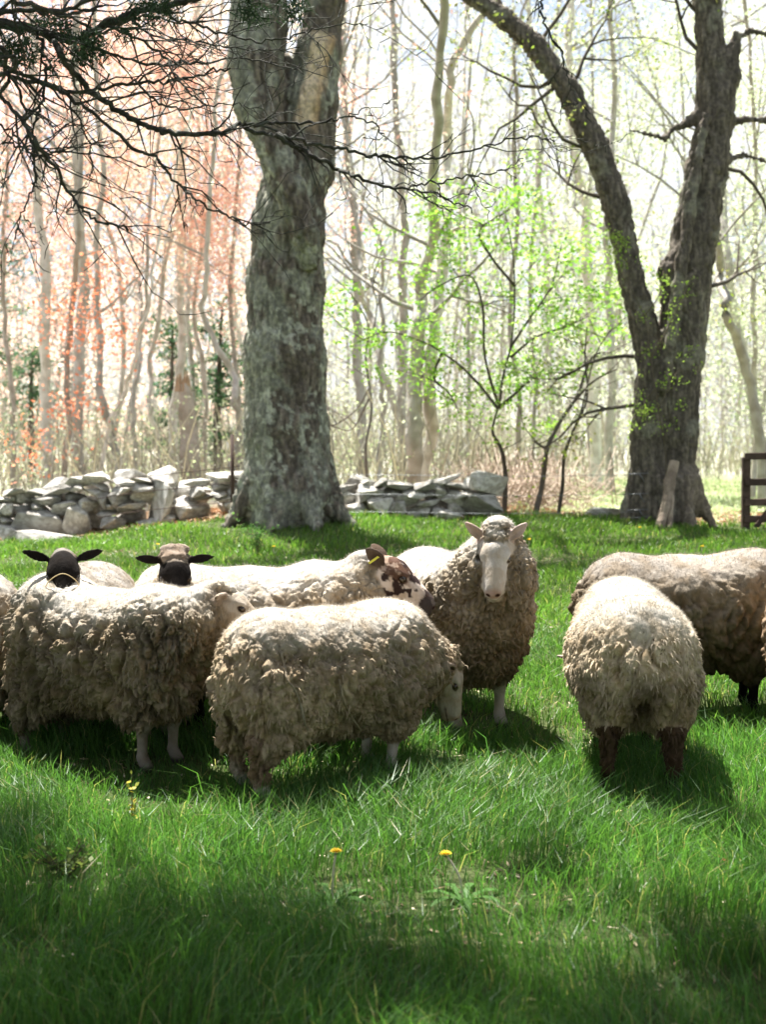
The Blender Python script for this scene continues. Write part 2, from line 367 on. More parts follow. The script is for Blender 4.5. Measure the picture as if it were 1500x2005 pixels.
tips = np.array(tips); lp = tips[r.integers(0, len(tips), 5200)]+r.normal(size=(5200, 3))*.28
m_ = MB(); leaves(m_, lp, .085, [(.16, .24, .05), (.22, .28, .07), (.30, .22, .08)], 3); o = m_.build('leaves', M_leaf, bt, smooth=False); o['kind'] = 'stuff'

YR = 17.2
pr, q0 = stem([(1262, 1030, 76), (1264, 960, 66), (1270, 850, 68), (1280, 720, 66), (1262, 640, 54), (1236, 540, 48), (1207, 400, 52), (1168, 290, 50), (1112, 175, 47), (1052, 92, 42), (985, 35, 36), (905, -20, 33), (830, -75, 28)], YR, 0, .04, dY=[-.1]*13)
p2, q2 = stem([(1318, 1030, 84), (1320, 940, 78), (1324, 850, 84), (1332, 700, 90), (1346, 560, 92), (1364, 450, 88), (1386, 330, 80), (1402, 230, 72), (1396, 120, 58), (1386, 0, 52), (1382, -130, 48), (1376, -260, 42)], YR, 1, .05); pr += p2
p3, _ = stem([(1406, 215, 56), (1432, 150, 36), (1443, 68, 18)], YR, 2, .06, dY=[-.06]*3); pr += p3
p3, _ = stem([(1322, 600, 50), (1312, 530, 36), (1324, 500, 30)], YR, 2, .08, dY=[-.12]*3); pr += p3
p3, _ = stem([(1300, 760, 24), (1330, 560, 26), (1352, 400, 24), (1384, 230, 20)], YR, 3, .03, dY=[-.30, -.34, -.31, -.27]); pr += p3
for pts in ([(1368, 225, 26), (1340, 245, 19), (1322, 250, 14), (1303, 272, 12), (1270, 262, 8), (1232, 255, 6)], [(1430, 240, 20), (1460, 234, 15), (1500, 236, 14), (1560, 215, 12)], [(1425, 315, 20), (1455, 303, 12), (1490, 312, 11), (1530, 330, 9)], [(1438, 80, 12), (1470, 60, 14), (1520, 70, 12)]):
    p5, _ = stem(pts, YR, 4, .03); pr += p5
bzr = float(hgt(3.35, YR)); c0 = np.array(vec(1296, 1020, YR))
for a, l, s in ((185, .52, .2), (220, .4, .2), (270, .36, .2), (310, .46, .25), (345, .62, .3), (60, .5, .3), (130, .5, .2)):
    pr.append(Cap((c0[0]+math.cos(R(a))*s*1.2, YR+math.sin(R(a))*s, bzr+.5), (c0[0]+math.cos(R(a))*l, YR+math.sin(R(a))*l, bzr-.05), .10, .055, 1, .18))
def map_col(V, N, rid, ci):
    c = np.array([.145, .125, .105])*(.7+.6*ci[:, None])*(.55+.45*rid[:, None]); l = sstep(.56, .66, fbm(V*3.5, 161, 4))[:, None]; c = c*(1-.5*l)+np.array([.24, .235, .19])*.5*l
    m = sstep(.9, .3, np.abs(V[:, 2]-(bzr+.0)))[:, None]*sstep(c0[0]+.1, c0[0]+.3, V[:, 0])[:, None]; return c*(1-.5*m)+np.array([.26, .21, .16])*.5*m
V, Q, col = bark_mesh(pr, .023, .050, .032, 25, map_col)
rt = empty('forked_tree', (float(c0[0]), YR, bzr)); tag(rt, 'dark forked tree at the right with one stem arching up to the left', 'tree'); inv = np.array(rt.location)
m_ = MB(); m_.add(V-inv, Q, col); m_.build('trunk', M_bark, rt)
r = np.random.default_rng(8); m_ = MB(); tips = []
for k in range(5): m_ = MB(); limbs(m_, q2[-1][0]-inv-np.array((0, 0, .1)), (math.cos(k*1.3)*.6, math.sin(k*1.3)*.6, 1), 4.2, .09, r, 2, tips, .1, 7); m_.build('limb', M_bark2, rt)
for k in range(3): m_ = MB(); limbs(m_, q0[-1][0]-inv, (-1+.2*k, math.sin(k*2.)*.4, .5), 3.2, .065, r, 2, tips, .1, 6); m_.build('limb', M_bark2, rt)
for (px, py, d) in ((1112, 175, (.5, 0, 1)), (1095, 165, (-.4, -.2, -.5)), (1052, 92, (.3, .1, 1)), (985, 35, (0, 0, 1)), (1168, 290, (-.7, 0, -.1)), (1090, 150, (-.8, .1, -.3)), (1207, 400, (-1, 0, .3)), (1370, 100, (-.8, 0, .5)), (1384, 40, (-1, .1, .9)), (1420, 330, (.8, -.1, -.4)), (1395, 560, (1, 0, .1)), (1262, 700, (-1, -.1, -.1)), (1260, 790, (-1, 0, .2))):
    m_ = MB(); limbs(m_, np.array(vec(px, py, YR))-inv, d, 1.6, .028, r, 2, tips, .02, 5, kids=(3, 4)); m_.build('branch', M_bark2, rt)
tips = np.array(tips); lp = tips[r.integers(0, len(tips), 3600)]+r.normal(size=(3600, 3))*.10
m_ = MB(); leaves(m_, lp, .05, [(.24, .32, .06), (.30, .36, .09), (.34, .33, .12)], 4); o = m_.build('leaves', M_leaf, rt, smooth=False); o['kind'] = 'stuff'
# young leafy vine in front of the forked tree
vt = empty('leafy_vine', (float(c0[0])-.1, YR-.5, bzr)); tag(vt, 'bright green young shoots growing up the front of the forked tree', 'vine'); inv = np.array(vt.location); m_ = MB(); tp = []
for pts in ([(1300, 1005), (1305, 900), (1290, 800), (1275, 700), (1262, 620), (1235, 560), (1225, 500)], [(1290, 800), (1320, 740), (1350, 690), (1362, 690)], [(1275, 700), (1310, 640), (1335, 590), (1355, 585)], [(1285, 760), (1262, 790), (1258, 820), (1285, 830)], [(1262, 620), (1290, 580), (1300, 530)], [(1235, 520), (1210, 490), (1222, 470)]):
    P = smoothpath([vec(a, b, YR-.52-.1*math.sin(a)) for a, b in pts], 6)-inv; tube(m_, P, np.linspace(.008, .003, len(P)), 4, (.12, .10, .07)); tp += list(P[3:])
m_.build('stem', M_twig, vt); tp = np.array(tp); r = np.random.default_rng(9); tp = tp[(tp[:, 2] > 1.15)]; ctr = tp[r.integers(0, len(tp), 60)]+r.normal(size=(60, 3))*.09
lp = ctr[r.integers(0, 60, 1000)]+r.normal(size=(1000, 3))*.045; m_ = MB(); leaves(m_, lp, .034, [(.30, .44, .07), (.24, .38, .06), (.36, .46, .12)], 6); o = m_.build('leaves', M_leaf, vt, smooth=False); o['kind'] = 'stuff'

# ------------------------------------------------------------------ dry stone wall
def hull_stone(seed, asp=(1, .8, .6)):
    r = np.random.default_rng(seed); bm = bmesh.new(); n = 17
    for k in range(n):
        v = r.normal(size=3); v /= np.abs(v).max()**.55*np.linalg.norm(v)**.45; v = v*(.78+.32*r.random()); bm.verts.new(tuple(v*.5))
    res = bmesh.ops.convex_hull(bm, input=bm.verts); bmesh.ops.delete(bm, geom=[e for e in res['geom_interior'] if isinstance(e, bmesh.types.BMVert)], context='VERTS')
    bmesh.ops.bevel(bm, geom=list(bm.edges), offset=.022, segments=1, affect='EDGES', profile=.5)
    for v in bm.verts: v.co += Vector((random.uniform(-.01, .01), random.uniform(-.01, .01), random.uniform(-.01, .01)))
    me = bpy.data.meshes.new('stone'); bm.to_mesh(me); bm.free(); me.materials.append(M_stone)
    for p in me.polygons: p.use_smooth = False
    return me
SM = [hull_stone(300+k) for k in range(14)]
def stone(parent, x, y, z, w, d, h, rz=0, tilt=0, roll=0, k=None):
    o = bpy.data.objects.new('stone', SM[random.randrange(14) if k is None else k]); C.objects.link(o); o.parent = parent
    inv = parent.location; o.location = (x-inv.x, y-inv.y, z-inv.z); o.scale = (w*1.12, d*1.12, h*1.22); o.rotation_euler = (roll, tilt, rz); return o
def wall(label, x0, x1, yf, hf, seed, big=()):
    random.seed(seed); root = empty('stone_wall', (x0, yf(x0), float(hgt(x0, yf(x0))))); tag(root, label, 'stone wall')
    placed = list(big)
    for (x, z, w, h) in big:
        y = yf(x)-.06; stone(root, x, y, float(hgt(x, y))+z, w, .42, h, random.uniform(-.3, .3), random.uniform(-.08, .08), random.uniform(-.1, .1))
    z = .06; row = 0
    while z < .95:
        rh = random.uniform(.065, .125) if row else .16; x = x0+random.uniform(-.1, .1)
        while x < x1:
            w = random.uniform(.12, .36)*(1 if row else 1.15); xc = x+w/2; H = hf(xc); lean = .10*z
            if z < H and not any(abs(xc-b[0]) < b[2]*.42+w*.3 and abs(z+rh/2-b[1]) < b[3]*.5 for b in placed):
                y = yf(xc)+lean+random.uniform(-.06, .06); hh_ = rh*random.uniform(.75, 1.55); top = z+rh > H
                stone(root, xc, y, float(hgt(xc, y))+z+rh/2-.04, w*(1.25 if top else 1), random.uniform(.3, .42), hh_*(.75 if top else 1), random.uniform(-.25, .25), random.uniform(-.22, .22)*(2.2 if random.random() < .22 else 1), random.uniform(-.15, .15))
            x += w*.93
        z += rh*.9; row += 1
    x = x0                                                     # the wall's far face
    while x < x1:
        w = random.uniform(.35, .55); H = hf(x)
        for z in np.arange(.1, H, .22): stone(root, x, yf(x)+.45, float(hgt(x, yf(x)+.45))+z, w, .4, .27, random.uniform(-.3, .3), random.uniform(-.1, .1))
        x += w
    return root
def wx(px, Y): return float(vec(px, 900, Y).x)
yl = lambda x: 17.0+.12*(x+3)
w1 = wall('long dry stone wall of grey rocks left of the thick trunk', wx(-130, 17), wx(520, 17), yl, lambda x: .585+.05*math.sin(x*3.1)-.12*float(sstep(-2.6, -1.6, x)), 41,
    big=[(wx(75, 16.9), .15, .62, .34), (wx(150, 16.9), .17, .30, .34), (wx(315, 16.9), .28, .24, .55), (wx(368, 16.9), .13, .46, .26), (wx(22, 16.9), .08, .25, .2), (wx(300, 16.8), .05, .5, .16), (wx(215, 16.8), .08, .3, .15)])
w2 = wall('low tumbled stone wall running right from the thick trunk to a large boulder', wx(618, 17.4), wx(985, 17.4), lambda x: 17.4, lambda x: .36+.08*math.sin(x*2.3+1)+.10*float(sstep(.3, .9, x)), 43,
    big=[(wx(955, 17.4), .40, .46, .26), (wx(950, 17.4), .14, .56, .30), (wx(745, 17.3), .12, .34, .26), (wx(875, 17.2), .03, .40, .16), (wx(697, 17.2), .07, .34, .15)])
for (px, py, Y, w, h, l) in ((95, 1046, 16.45, .95, .14, 'long flat rock lying in dry leaves at the foot of the wall'), (12, 1022, 16.7, .35, .2, 'rounded rock in dry leaves at the left edge before the wall')):
    p = at_ = vec(px, py, Y); z = float(hgt(p.x, Y)); o = bpy.data.objects.new('rock', SM[3]); C.objects.link(o); o.location = (p.x, Y, z+h*.3); o.scale = (w, .4, h*1.3); o.rotation_euler = (0, .05, .1); tag(o, l, 'rock')
for (px, w, h, l) in ((1190, .60, .13, 'pale rock heaped with dry grass left of the forked tree'), (960, .3, .14, 'small pale rock at the end of the tumbled wall')):
    p = vec(px, 1003, 17.6); z = float(hgt(p.x, 17.6)); o = bpy.data.objects.new('rock', SM[7]); C.objects.link(o); o.location = (p.x, 17.6, z+h*.3); o.scale = (w, .4, h*1.3); tag(o, l, 'rock')
# litter of dry leaves at the foot of the wall
r = np.random.default_rng(12); n = 9000; lx = r.uniform(-6.2, 7.5, n); ly = 16.5+r.random(n)*3.2; k = (ly > edge_y(lx)-.25+.3*r.random(n))
P = np.stack([lx, ly, hgt(lx, ly)+.012+.02*r.random(n)], 1)[k]; m_ = MB(); leaves(m_, P, .07, [(.42, .24, .13), (.50, .33, .20), (.36, .19, .10), (.55, .42, .30)], 7, flat=.6); o = m_.build('dry_leaf_litter', M_litter, smooth=False); tag(o, 'brown fallen leaves scattered along the wall foot', 'leaf litter', kind='stuff')

# ------------------------------------------------------------------ fence wires, gate, leaning log
fr = empty('wire_fence', (0, 17.0, float(hgt(0, 17)))); tag(fr, 'thin wire fence strung in front of the stone walls to the forked tree', 'fence'); inv = np.array(fr.location)
for z0 in (.50, .27, .06):
    pts = []
    for px in np.linspace(655, 1250, 12): p = vec(px, 1000, 16.85); pts.append(np.array((p.x, 16.85-.02*math.sin(px), .62+z0+.02+.01*math.sin(px/90))))
    m_ = MB(); tube(m_, np.array(pts)-inv, .0028, 5); m_.build('wire', M_wire, fr)
for z0 in (.60, .42, .2):
    pts = []
    for px in np.linspace(190, 470, 7): p = vec(px, 1000, 16.6); pts.append(np.array((p.x, 16.6, float(hgt(p.x, 16.6))+z0)))
    m_ = MB(); tube(m_, np.array(pts)-inv, .0048, 5); m_.build('wire', M_rust, fr)
for (px, Y, h) in ((455, 16.55, .98),):
    p = vec(px, 1000, Y); z = float(hgt(p.x, Y)); m_ = MB(); tube(m_, np.array([(p.x, Y, z-.1), (p.x, Y, z+h)])-inv, .022, 4); m_.build('post', M_rust, fr)
for k, z in enumerate((.60, .36, .17, .08)):
    m_ = MB(); a = np.array((float(vec(1230, 900, 16.85).x), 16.85, .56+z)); b = a+np.array((.25, 0, .01)); tube(m_, np.array([a, b])-inv, .004, 5)
    tube(m_, np.array([a+(b-a)*.55, a+(b-a)*.8+np.array((0, -.01, -.10))])-inv, .005, 4); m_.build('wire_tie', M_wire, fr)
def board(name, a, b, w, t, m, parent):
    a = np.array(a, float); b = np.array(b, float); d = (b-a)/np.linalg.norm(b-a); s = np.cross(d, (0, 1, 0)); s /= np.linalg.norm(s); n_ = np.cross(d, s); V = []
    for e in (a, b):
        for (i_, j_) in ((-1, -1), (1, -1), (1, 1), (-1, 1)): V.append(e+s*w/2*i_+n_*t/2*j_)
    q = MB(); q.add(V, [[0, 1, 2, 3], [7, 6, 5, 4], [0, 4, 5, 1], [1, 5, 6, 2], [2, 6, 7, 3], [3, 7, 4, 0]]); o = q.build(name, m, parent, smooth=False)
    bv = o.modifiers.new('bevel', 'BEVEL'); bv.width = .006; bv.segments = 1; return o
YG = 17.0; gx = float(vec(1461, 1000, YG).x); gz = float(hgt(gx, YG)); gt = empty('wooden_gate', (gx, YG, gz)); tag(gt, 'dark weathered wooden gate with horizontal rails at the right edge', 'gate')
board('post', (0, 0, -.05), (.0, 0, .86), .095, .08, M_wood, gt); board('post', (1.5, .25, -.05), (1.5, .25, .9), .095, .08, M_wood, gt)
for z in (.12, .32, .56, .87): board('rail', (-.03, -.05, z), (1.52, .20, z+.03), .085, .035, M_wood, gt)
board('brace', (.10, -.09, .02), (.55, .0, .62), .06, .03, M_wood, gt)
lg = MB(); a = ground(1292, 1030); a.y = YR-.75; a.x = float(vec(1294, 1000, YR-.75).x); a.z = float(hgt(a.x, a.y)); b = vec(1322, 903, YR-.55)
P = smoothpath([a+Vector((0, 0, -.05)), a.lerp(b, .35)+Vector((.015, 0, 0)), a.lerp(b, .7), b], 6); tube(lg, P, np.linspace(.075, .052, len(P)), 9, rough=.3, seed=3); P2 = [a+Vector((.09, -.08, -.03)), a.lerp(b, .4)+Vector((.06, -.03, 0)), a.lerp(b, .55)+Vector((.03, 0, 0))]; tube(lg, smoothpath(P2, 4), .03, 6, rough=.3)
o = lg.build('leaning_log', M_log, smooth=False); tag(o, 'broken dead log leaning against the base of the forked tree', 'log')

# ------------------------------------------------------------------ the wood behind the walls
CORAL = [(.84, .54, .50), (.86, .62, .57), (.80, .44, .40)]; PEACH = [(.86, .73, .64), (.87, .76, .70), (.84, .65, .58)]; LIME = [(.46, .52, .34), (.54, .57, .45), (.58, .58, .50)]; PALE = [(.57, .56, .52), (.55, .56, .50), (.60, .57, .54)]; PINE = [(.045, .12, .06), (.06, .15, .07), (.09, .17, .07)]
def forest_tree(name, label, pts, Y, r0, nl, lsize, pal, nleaf, seed, group=None, bark=(.50, .475, .43), ll=None, z_lo=.35, spread=.35, cat='tree', up=.08, wig=.2, kids=(2, 4), top=True):
    """trunk through the given points (pixel column, pixel row, width) at distance Y, carried on above the frame"""
    r = np.random.default_rng(seed); g = ground(pts[0][0], 935) ; bx = float(vec(pts[0][0], 900, Y).x); bz = float(hgt(bx, Y))
    P = [np.array((bx, Y, bz-.1))]+[np.array(vec(px, py, Y+.25*r.normal())) for px, py in pts[1:]]
    if top:
        d = P[-1]-P[-2]; d = d/np.linalg.norm(d); d[2] = max(d[2], .7)
        for k in range(3): P.append(P[-1]+d*1.5+r.normal(size=3)*.15)
    P = smoothpath(P, 5); P[4:] += np.cumsum(r.normal(size=(len(P)-4, 3))*np.array((.030, .03, 0)), 0); r0 = r0*.82; rad = np.interp(np.arange(len(P)), [0, 2, len(P)-1], [r0*1.35, r0, r0*.35])
    t = empty(name, (bx, Y, bz)); tag(t, label, cat, group); inv = np.array(t.location)
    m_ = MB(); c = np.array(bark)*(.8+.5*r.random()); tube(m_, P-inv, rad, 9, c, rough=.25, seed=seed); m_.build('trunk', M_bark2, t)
    tips = []; LC[0] = tuple(c*.8); H = len(P); m_ = MB()
    for k in range(nl):
        i = int(r.integers(int(H*z_lo), H-1)); a = r.uniform(0, 6.28); d = (math.cos(a), math.sin(a)*.6, .25+.5*r.random())
        limbs(m_, P[i]-inv, d, (ll or 2.6)*(.6+.7*r.random()), rad[i]*.45, r, 2 if nl < 14 else 1, tips, up, 5, wig, 6, kids)
    if nl: o = m_.build('branches', M_bark2, t); o['kind'] = 'stuff'
    LC[0] = (.13, .112, .092)
    if nleaf and tips:
        tips = np.array(tips); lp = tips[r.integers(0, len(tips), nleaf)]+r.normal(size=(nleaf, 3))*spread
        m_ = MB(); leaves(m_, lp, lsize, pal, seed+1); o = m_.build('crown', M_leaf, t, smooth=False); o['kind'] = 'stuff'
    return t
if True:
    G1 = 'bare trees of the wood behind the stone wall'
    near = [  # label, pixel points bottom to top, distance, radius, limbs, palette, leaves
     ('grey trunk in the wood near the left edge with red buds above it', [(92, 930), (90, 800), (82, 600), (70, 400), (75, 150), (60, -20)], 25, .125, 7, CORAL, 1300),
     ('sturdy trunk in the wood behind the middle of the left wall', [(152, 930), (150, 780), (155, 600), (165, 430), (172, 200), (185, -20)], 24, .13, 9, CORAL, 2400),
     ('thin pale tree leaning right behind the left wall', [(186, 935), (205, 860), (240, 780), (275, 700), (300, 640), (330, 560)], 22, .045, 5, PALE, 500),
     ('brown trunk bending left in the wood, between slimmer pale stems', [(236, 932), (226, 850), (205, 780), (212, 690), (196, 560), (205, 380), (190, 100)], 25, .09, 7, CORAL, 1500),
     ('slim pale stem right of the bending brown trunk', [(268, 932), (262, 840), (270, 740), (278, 640), (285, 500), (300, 300), (310, 60)], 26, .055, 6, PEACH, 2200),
     ('twin-stemmed slim tree left of the broken snag', [(318, 930), (310, 860), (298, 800), (306, 700), (322, 560), (350, 360), (345, 80)], 27, .07, 7, PEACH, 2600),
     ('pale upright trunk rising behind the broken snag', [(338, 930), (342, 820), (350, 700), (352, 560), (346, 420), (360, 200), (380, -20)], 28, .12, 8, PEACH, 2800),
     ('pale slender trunk growing beside the broken snag up to the orange crowns', [(388, 930), (384, 820), (376, 700), (366, 620), (372, 480), (395, 300), (400, 50)], 29, .075, 7, CORAL, 3000),
     ('crooked dark trunk in the wood left of the thick trunk', [(450, 935), (452, 860), (436, 790), (440, 740), (420, 700), (392, 620), (396, 500), (420, 320)], 25, .085, 6, CORAL, 1500),
     ('thin stem leaning left behind the thick trunk', [(478, 930), (476, 800), (470, 680), (455, 560), (440, 400), (430, 160)], 30, .07, 7, CORAL, 3000),
     ('straight grey trunk close to the right side of the thick trunk', [(632, 935), (632, 800), (634, 600), (632, 430), (640, 260), (668, 130), (672, -20)], 20, .085, 5, CORAL, 900),
     ('pale trunk in the wood just right of the thick trunk', [(716, 935), (708, 850), (702, 700), (700, 560), (698, 400), (690, 200), (700, -20)], 27, .115, 7, PALE, 700),
     ('leaning stem crossing behind the tumbled wall', [(826, 935), (800, 850), (775, 760), (760, 680), (735, 610), (712, 560), (700, 480)], 24, .085, 6, PALE, 300),
     ('tall straight pale trunk above the tumbled wall', [(788, 935), (792, 820), (793, 700), (790, 560), (792, 440), (782, 260), (775, 30)], 29, .125, 8, PALE, 900),
     ('thick brown double trunk standing on the tumbled wall', [(812, 942), (810, 880), (806, 800), (800, 700), (797, 640), (800, 560), (808, 420)], 20, .15, 7, PALE, 500),
     ('right half of the double trunk above the tumbled wall, forking high up', [(828, 942), (832, 860), (840, 740), (846, 600), (850, 440), (856, 300), (870, 160), (900, 80)], 20.3, .115, 8, PALE, 500),
     ('dark stem with crooked arms left of the double trunk', [(745, 930), (738, 840), (735, 740), (738, 640), (730, 560), (742, 500), (720, 440), (700, 400)], 23, .05, 7, PALE, 300),
     ('slim stem in the wood seen through the green sapling', [(915, 930), (918, 800), (925, 650), (922, 500), (915, 300), (930, 60)], 31, .06, 7, LIME, 700),
     ('pale trunk with smooth bark seen between the two thin saplings', [(1086, 930), (1082, 800), (1078, 640), (1070, 480), (1060, 300), (1045, 60)], 33, .10, 8, LIME, 900),
     ('pale mottled trunk left of the forked tree, the nearer of two', [(1165, 945), (1168, 820), (1160, 660), (1150, 500), (1135, 340), (1120, 140), (1130, -20)], 27, .14, 8, LIME, 1300),
     ('slender pale trunk just left of the forked tree', [(1196, 945), (1190, 820), (1184, 700), (1192, 560), (1180, 420), (1185, 240), (1170, 0)], 25, .095, 7, LIME, 1200),
     ('pale leaning trunk at the right edge behind the gate', [(1500, 905), (1486, 800), (1462, 690), (1436, 600), (1412, 540), (1400, 480), (1395, 380)], 21, .10, 5, LIME, 500),
     ('grey trunk above the leaning pale one at the right edge', [(1500, 930), (1476, 800), (1446, 640), (1440, 520), (1438, 380), (1420, 200), (1440, -20)], 26, .125, 9, LIME, 2200)]
    for i, (lab, pts, Y, rr, nl, pal, nlv) in enumerate(near):
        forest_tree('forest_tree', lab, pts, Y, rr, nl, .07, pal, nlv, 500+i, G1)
    # broken snag
    P = [vec(px, py, 23.) for px, py in ((372, 935), (370, 880), (366, 820), (362, 770), (358, 752))]; P[0].z = float(hgt(P[0].x, 23.))-.1
    m_ = MB(); tube(m_, smoothpath(P, 4), np.linspace(.17, .11, 17), 11, (.42, .37, .32), rough=.35, seed=3); e = np.array(P[-1]); r = np.random.default_rng(3)
    for k in range(9): a = k*.7; b = e+np.array((math.cos(a)*.10, math.sin(a)*.10, -.12)); tube(m_, [b, b+np.array((0, 0, .18+.22*r.random()))], [.045, .006], 4, (.42, .30, .20))
    o = m_.build('broken_snag', M_bark2, smooth=False); tag(o, 'splintered broken tree stump behind the left wall', 'tree stump')
    # pines
    def pine(label, pts, Y, n, sp, seed):
        r = np.random.default_rng(seed); bx = float(vec(pts[0][0], 900, Y).x); bz = float(hgt(bx, Y)); t = empty('pine_tree', (bx, Y, bz)); tag(t, label, 'pine tree', 'pines in the wood'); inv = np.array(t.location)
        P = smoothpath([np.array((bx, Y, bz))]+[np.array(vec(a, b, Y)) for a, b in pts[1:]], 5)-inv; m_ = MB(); tube(m_, P, np.linspace(.10, .02, len(P)), 7, (.10, .085, .07)); m_.build('trunk', M_bark2, t)
        m_ = MB(); bb = MB()
        for k in range(n):
            i = r.integers(2, len(P)); a = r.uniform(0, 6.28); L = sp*(.4+.6*r.random())*(1.1-.6*i/len(P)); e = P[i]+np.array((math.cos(a)*L, math.sin(a)*L, r.uniform(-.25, .25))); tube(bb, [P[i], e], [.018, .006], 4, (.10, .085, .07), cap=False)
            u = r.random(60)**.6; q = P[i]+(e-P[i])*u[:, None]+r.normal(size=(60, 3))*np.array([.13, .13, .07]); leaves(m_, q, .11, PINE, seed+k, asp=.25)
        o = bb.build('branches', M_bark2, t); o['kind'] = 'stuff'; o = m_.build('needles', M_leaf, t, smooth=False); o['kind'] = 'stuff'
    pine('young pine with soft green needles left of the thick trunk', [(428, 935), (425, 800), (430, 700), (435, 590)], 29, 46, 1.0, 1)
    pine('dark green pine behind the broken snag', [(330, 935), (335, 800), (338, 640)], 31, 40, 1.0, 2)
    pine('pine whose green boughs show at the left edge', [(-35, 935), (-30, 700), (-20, 480), (-25, 250)], 27, 60, 1.2, 3)
    pine('low pine between the trunks at the far left', [(62, 935), (60, 800), (62, 690)], 32, 30, .9, 4)
    # more trees, farther in, sharing a few shapes
    protos = []; r = np.random.default_rng(77); G2 = 'thin trees deeper in the wood'
    for k in range(9):
        pal = [PEACH, CORAL, PALE, LIME, PALE, LIME, LIME, PEACH, PALE][k]
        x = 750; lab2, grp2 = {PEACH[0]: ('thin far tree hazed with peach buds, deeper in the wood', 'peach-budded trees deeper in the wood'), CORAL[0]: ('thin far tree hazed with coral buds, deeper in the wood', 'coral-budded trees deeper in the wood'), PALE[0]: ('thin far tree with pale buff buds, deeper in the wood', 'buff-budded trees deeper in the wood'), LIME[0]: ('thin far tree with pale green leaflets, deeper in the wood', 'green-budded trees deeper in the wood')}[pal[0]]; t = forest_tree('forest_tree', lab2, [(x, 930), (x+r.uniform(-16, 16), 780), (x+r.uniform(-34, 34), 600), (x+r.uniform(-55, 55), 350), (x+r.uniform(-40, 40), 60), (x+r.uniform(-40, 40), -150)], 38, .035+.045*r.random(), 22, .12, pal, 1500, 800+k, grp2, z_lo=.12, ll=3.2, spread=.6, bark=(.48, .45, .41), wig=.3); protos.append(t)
    used = set(); spots = []
    for px in np.linspace(-330, 1850, 46):
        spots.append((px+r.uniform(-14, 14), r.uniform(31, 52)))
    for px, Y in spots:
        X_ = float(vec(px, 900, Y).x); 
        c = r.choice([0, 1, 7, 2, 1]) if px < 560 else (r.choice([2, 4, 8, 3]) if px < 900 else r.choice([3, 5, 6, 4]))
        p0 = protos[int(c)]
        if int(c) in used:
            q = p0.copy(); C.objects.link(q)
            for ch in p0.children: d_ = ch.copy(); C.objects.link(d_); d_.parent = q
        else: q = p0; used.add(int(c))
        q.location = (X_, Y, float(hgt(X_, Y))-.05); q.rotation_euler = (0, 0, r.uniform(0, 6.28)); k_ = r.uniform(.8, 1.15); q.scale = (k_, k_, k_*r.uniform(.9, 1.1))
    for k, t in enumerate(protos):
        if k not in used:
            for ch in list(t.children): bpy.data.objects.remove(ch)
            bpy.data.objects.remove(t)
    # far wood: many thin pale stems, twigs and a mist of buds
    r = np.random.default_rng(91); m_ = MB(); n = 620; X_ = r.uniform(-48, 48, n); Y_ = r.uniform(50, 92, n)
    for x, y in zip(X_, Y_):
        if abs(x) > y*.36+7: continue
        h = r.uniform(7, 17); l = r.normal(size=2)*.05*h; c = np.array((.40, .37, .34))*(.6+.6*r.random()); z = float(hgt(x, y)); w = r.uniform(.02, .065)
        tube(m_, [(x, y, z), (x+l[0]*.3+r.normal()*.3, y, z+h*.3), (x+l[0]*.6+r.normal()*.35, y, z+h*.62), (x+l[0], y+l[1], z+h)], [w, w*.8, w*.55, w*.2], 4, c, cap=False)
        for k in range(16):
            t_ = r.uniform(.15, .95); a = np.array((x+l[0]*t_, y, z+h*t_)); L = r.uniform(.8, 2.4); d = np.array((r.normal(), r.normal()*.5, .5+r.random())); d /= np.linalg.norm(d); b = a+d*L*.5+r.normal(size=3)*.12
            tube(m_, [a, b, b+d*L*.5+np.array((0, 0, .2))], [.03, .018, .006], 3, c, cap=False)
    N = 140000; y = r.uniform(46, 92, N); x = r.uniform(-1, 1, N)*(y*.34+6); z = hgt(x, y)+r.random(N)**.8*17*(.6+.6*vnoise(np.stack([x*.25, y*.1, 0*x], 1), 5)); P = np.stack([x, y, z], 1); pxx = CX+x/y*F
    dn = fbm(P*.35, 31, 3); keep = dn > np.where((pxx > 620) & (pxx < 1080) & (z > 9), .60, .45); w_ = fbm(P*.22, 37, 2)
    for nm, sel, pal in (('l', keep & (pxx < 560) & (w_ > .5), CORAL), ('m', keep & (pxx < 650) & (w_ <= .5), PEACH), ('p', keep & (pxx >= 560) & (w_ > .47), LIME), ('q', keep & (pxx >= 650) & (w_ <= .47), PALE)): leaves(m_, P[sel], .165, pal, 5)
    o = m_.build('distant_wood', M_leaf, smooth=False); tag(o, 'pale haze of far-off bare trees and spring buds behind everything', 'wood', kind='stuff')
    def maple(label, px, Y, crown, pal, nl, seed):
        r = np.random.default_rng(seed); t = forest_tree('maple_tree', label, [(px, 930), (px+8, 800), (px-6, 620), (px+4, 420), (px+10, 200)], Y, .06, 8, .09, pal, 300, seed, 'maples in spring bud', bark=(.42, .38, .33), ll=2.0, cat='tree'); inv = np.array(t.location); m_ = MB()
        for (cx_, cy_, rx, ry, n) in crown:
            c = np.array(vec(cx_, cy_, Y)); n = int(n*.95); k = max(5, n//45); q = r.normal(size=(k, 3)); q /= np.linalg.norm(q, axis=1)[:, None]; q = c+q*(r.random(k)**.4)[:, None]*np.array((rx*Y/F, rx*Y/F*.8, ry*Y/F)); P = q.repeat(45, 0)+r.normal(size=(k*45, 3))*.26; leaves(m_, P-inv, .065, pal, seed+3)
        o = m_.build('blossom', M_leaf, t, smooth=False); o['kind'] = 'stuff'
    maple('tall maple hazy with peach-orange buds left of the thick trunk', 395, 27, [(330, 330, 130, 120, 3000), (250, 250, 110, 110, 2200), (380, 460, 90, 90, 1600), (300, 120, 160, 90, 2200), (180, 380, 90, 90, 1200)], PEACH, 0, 901)
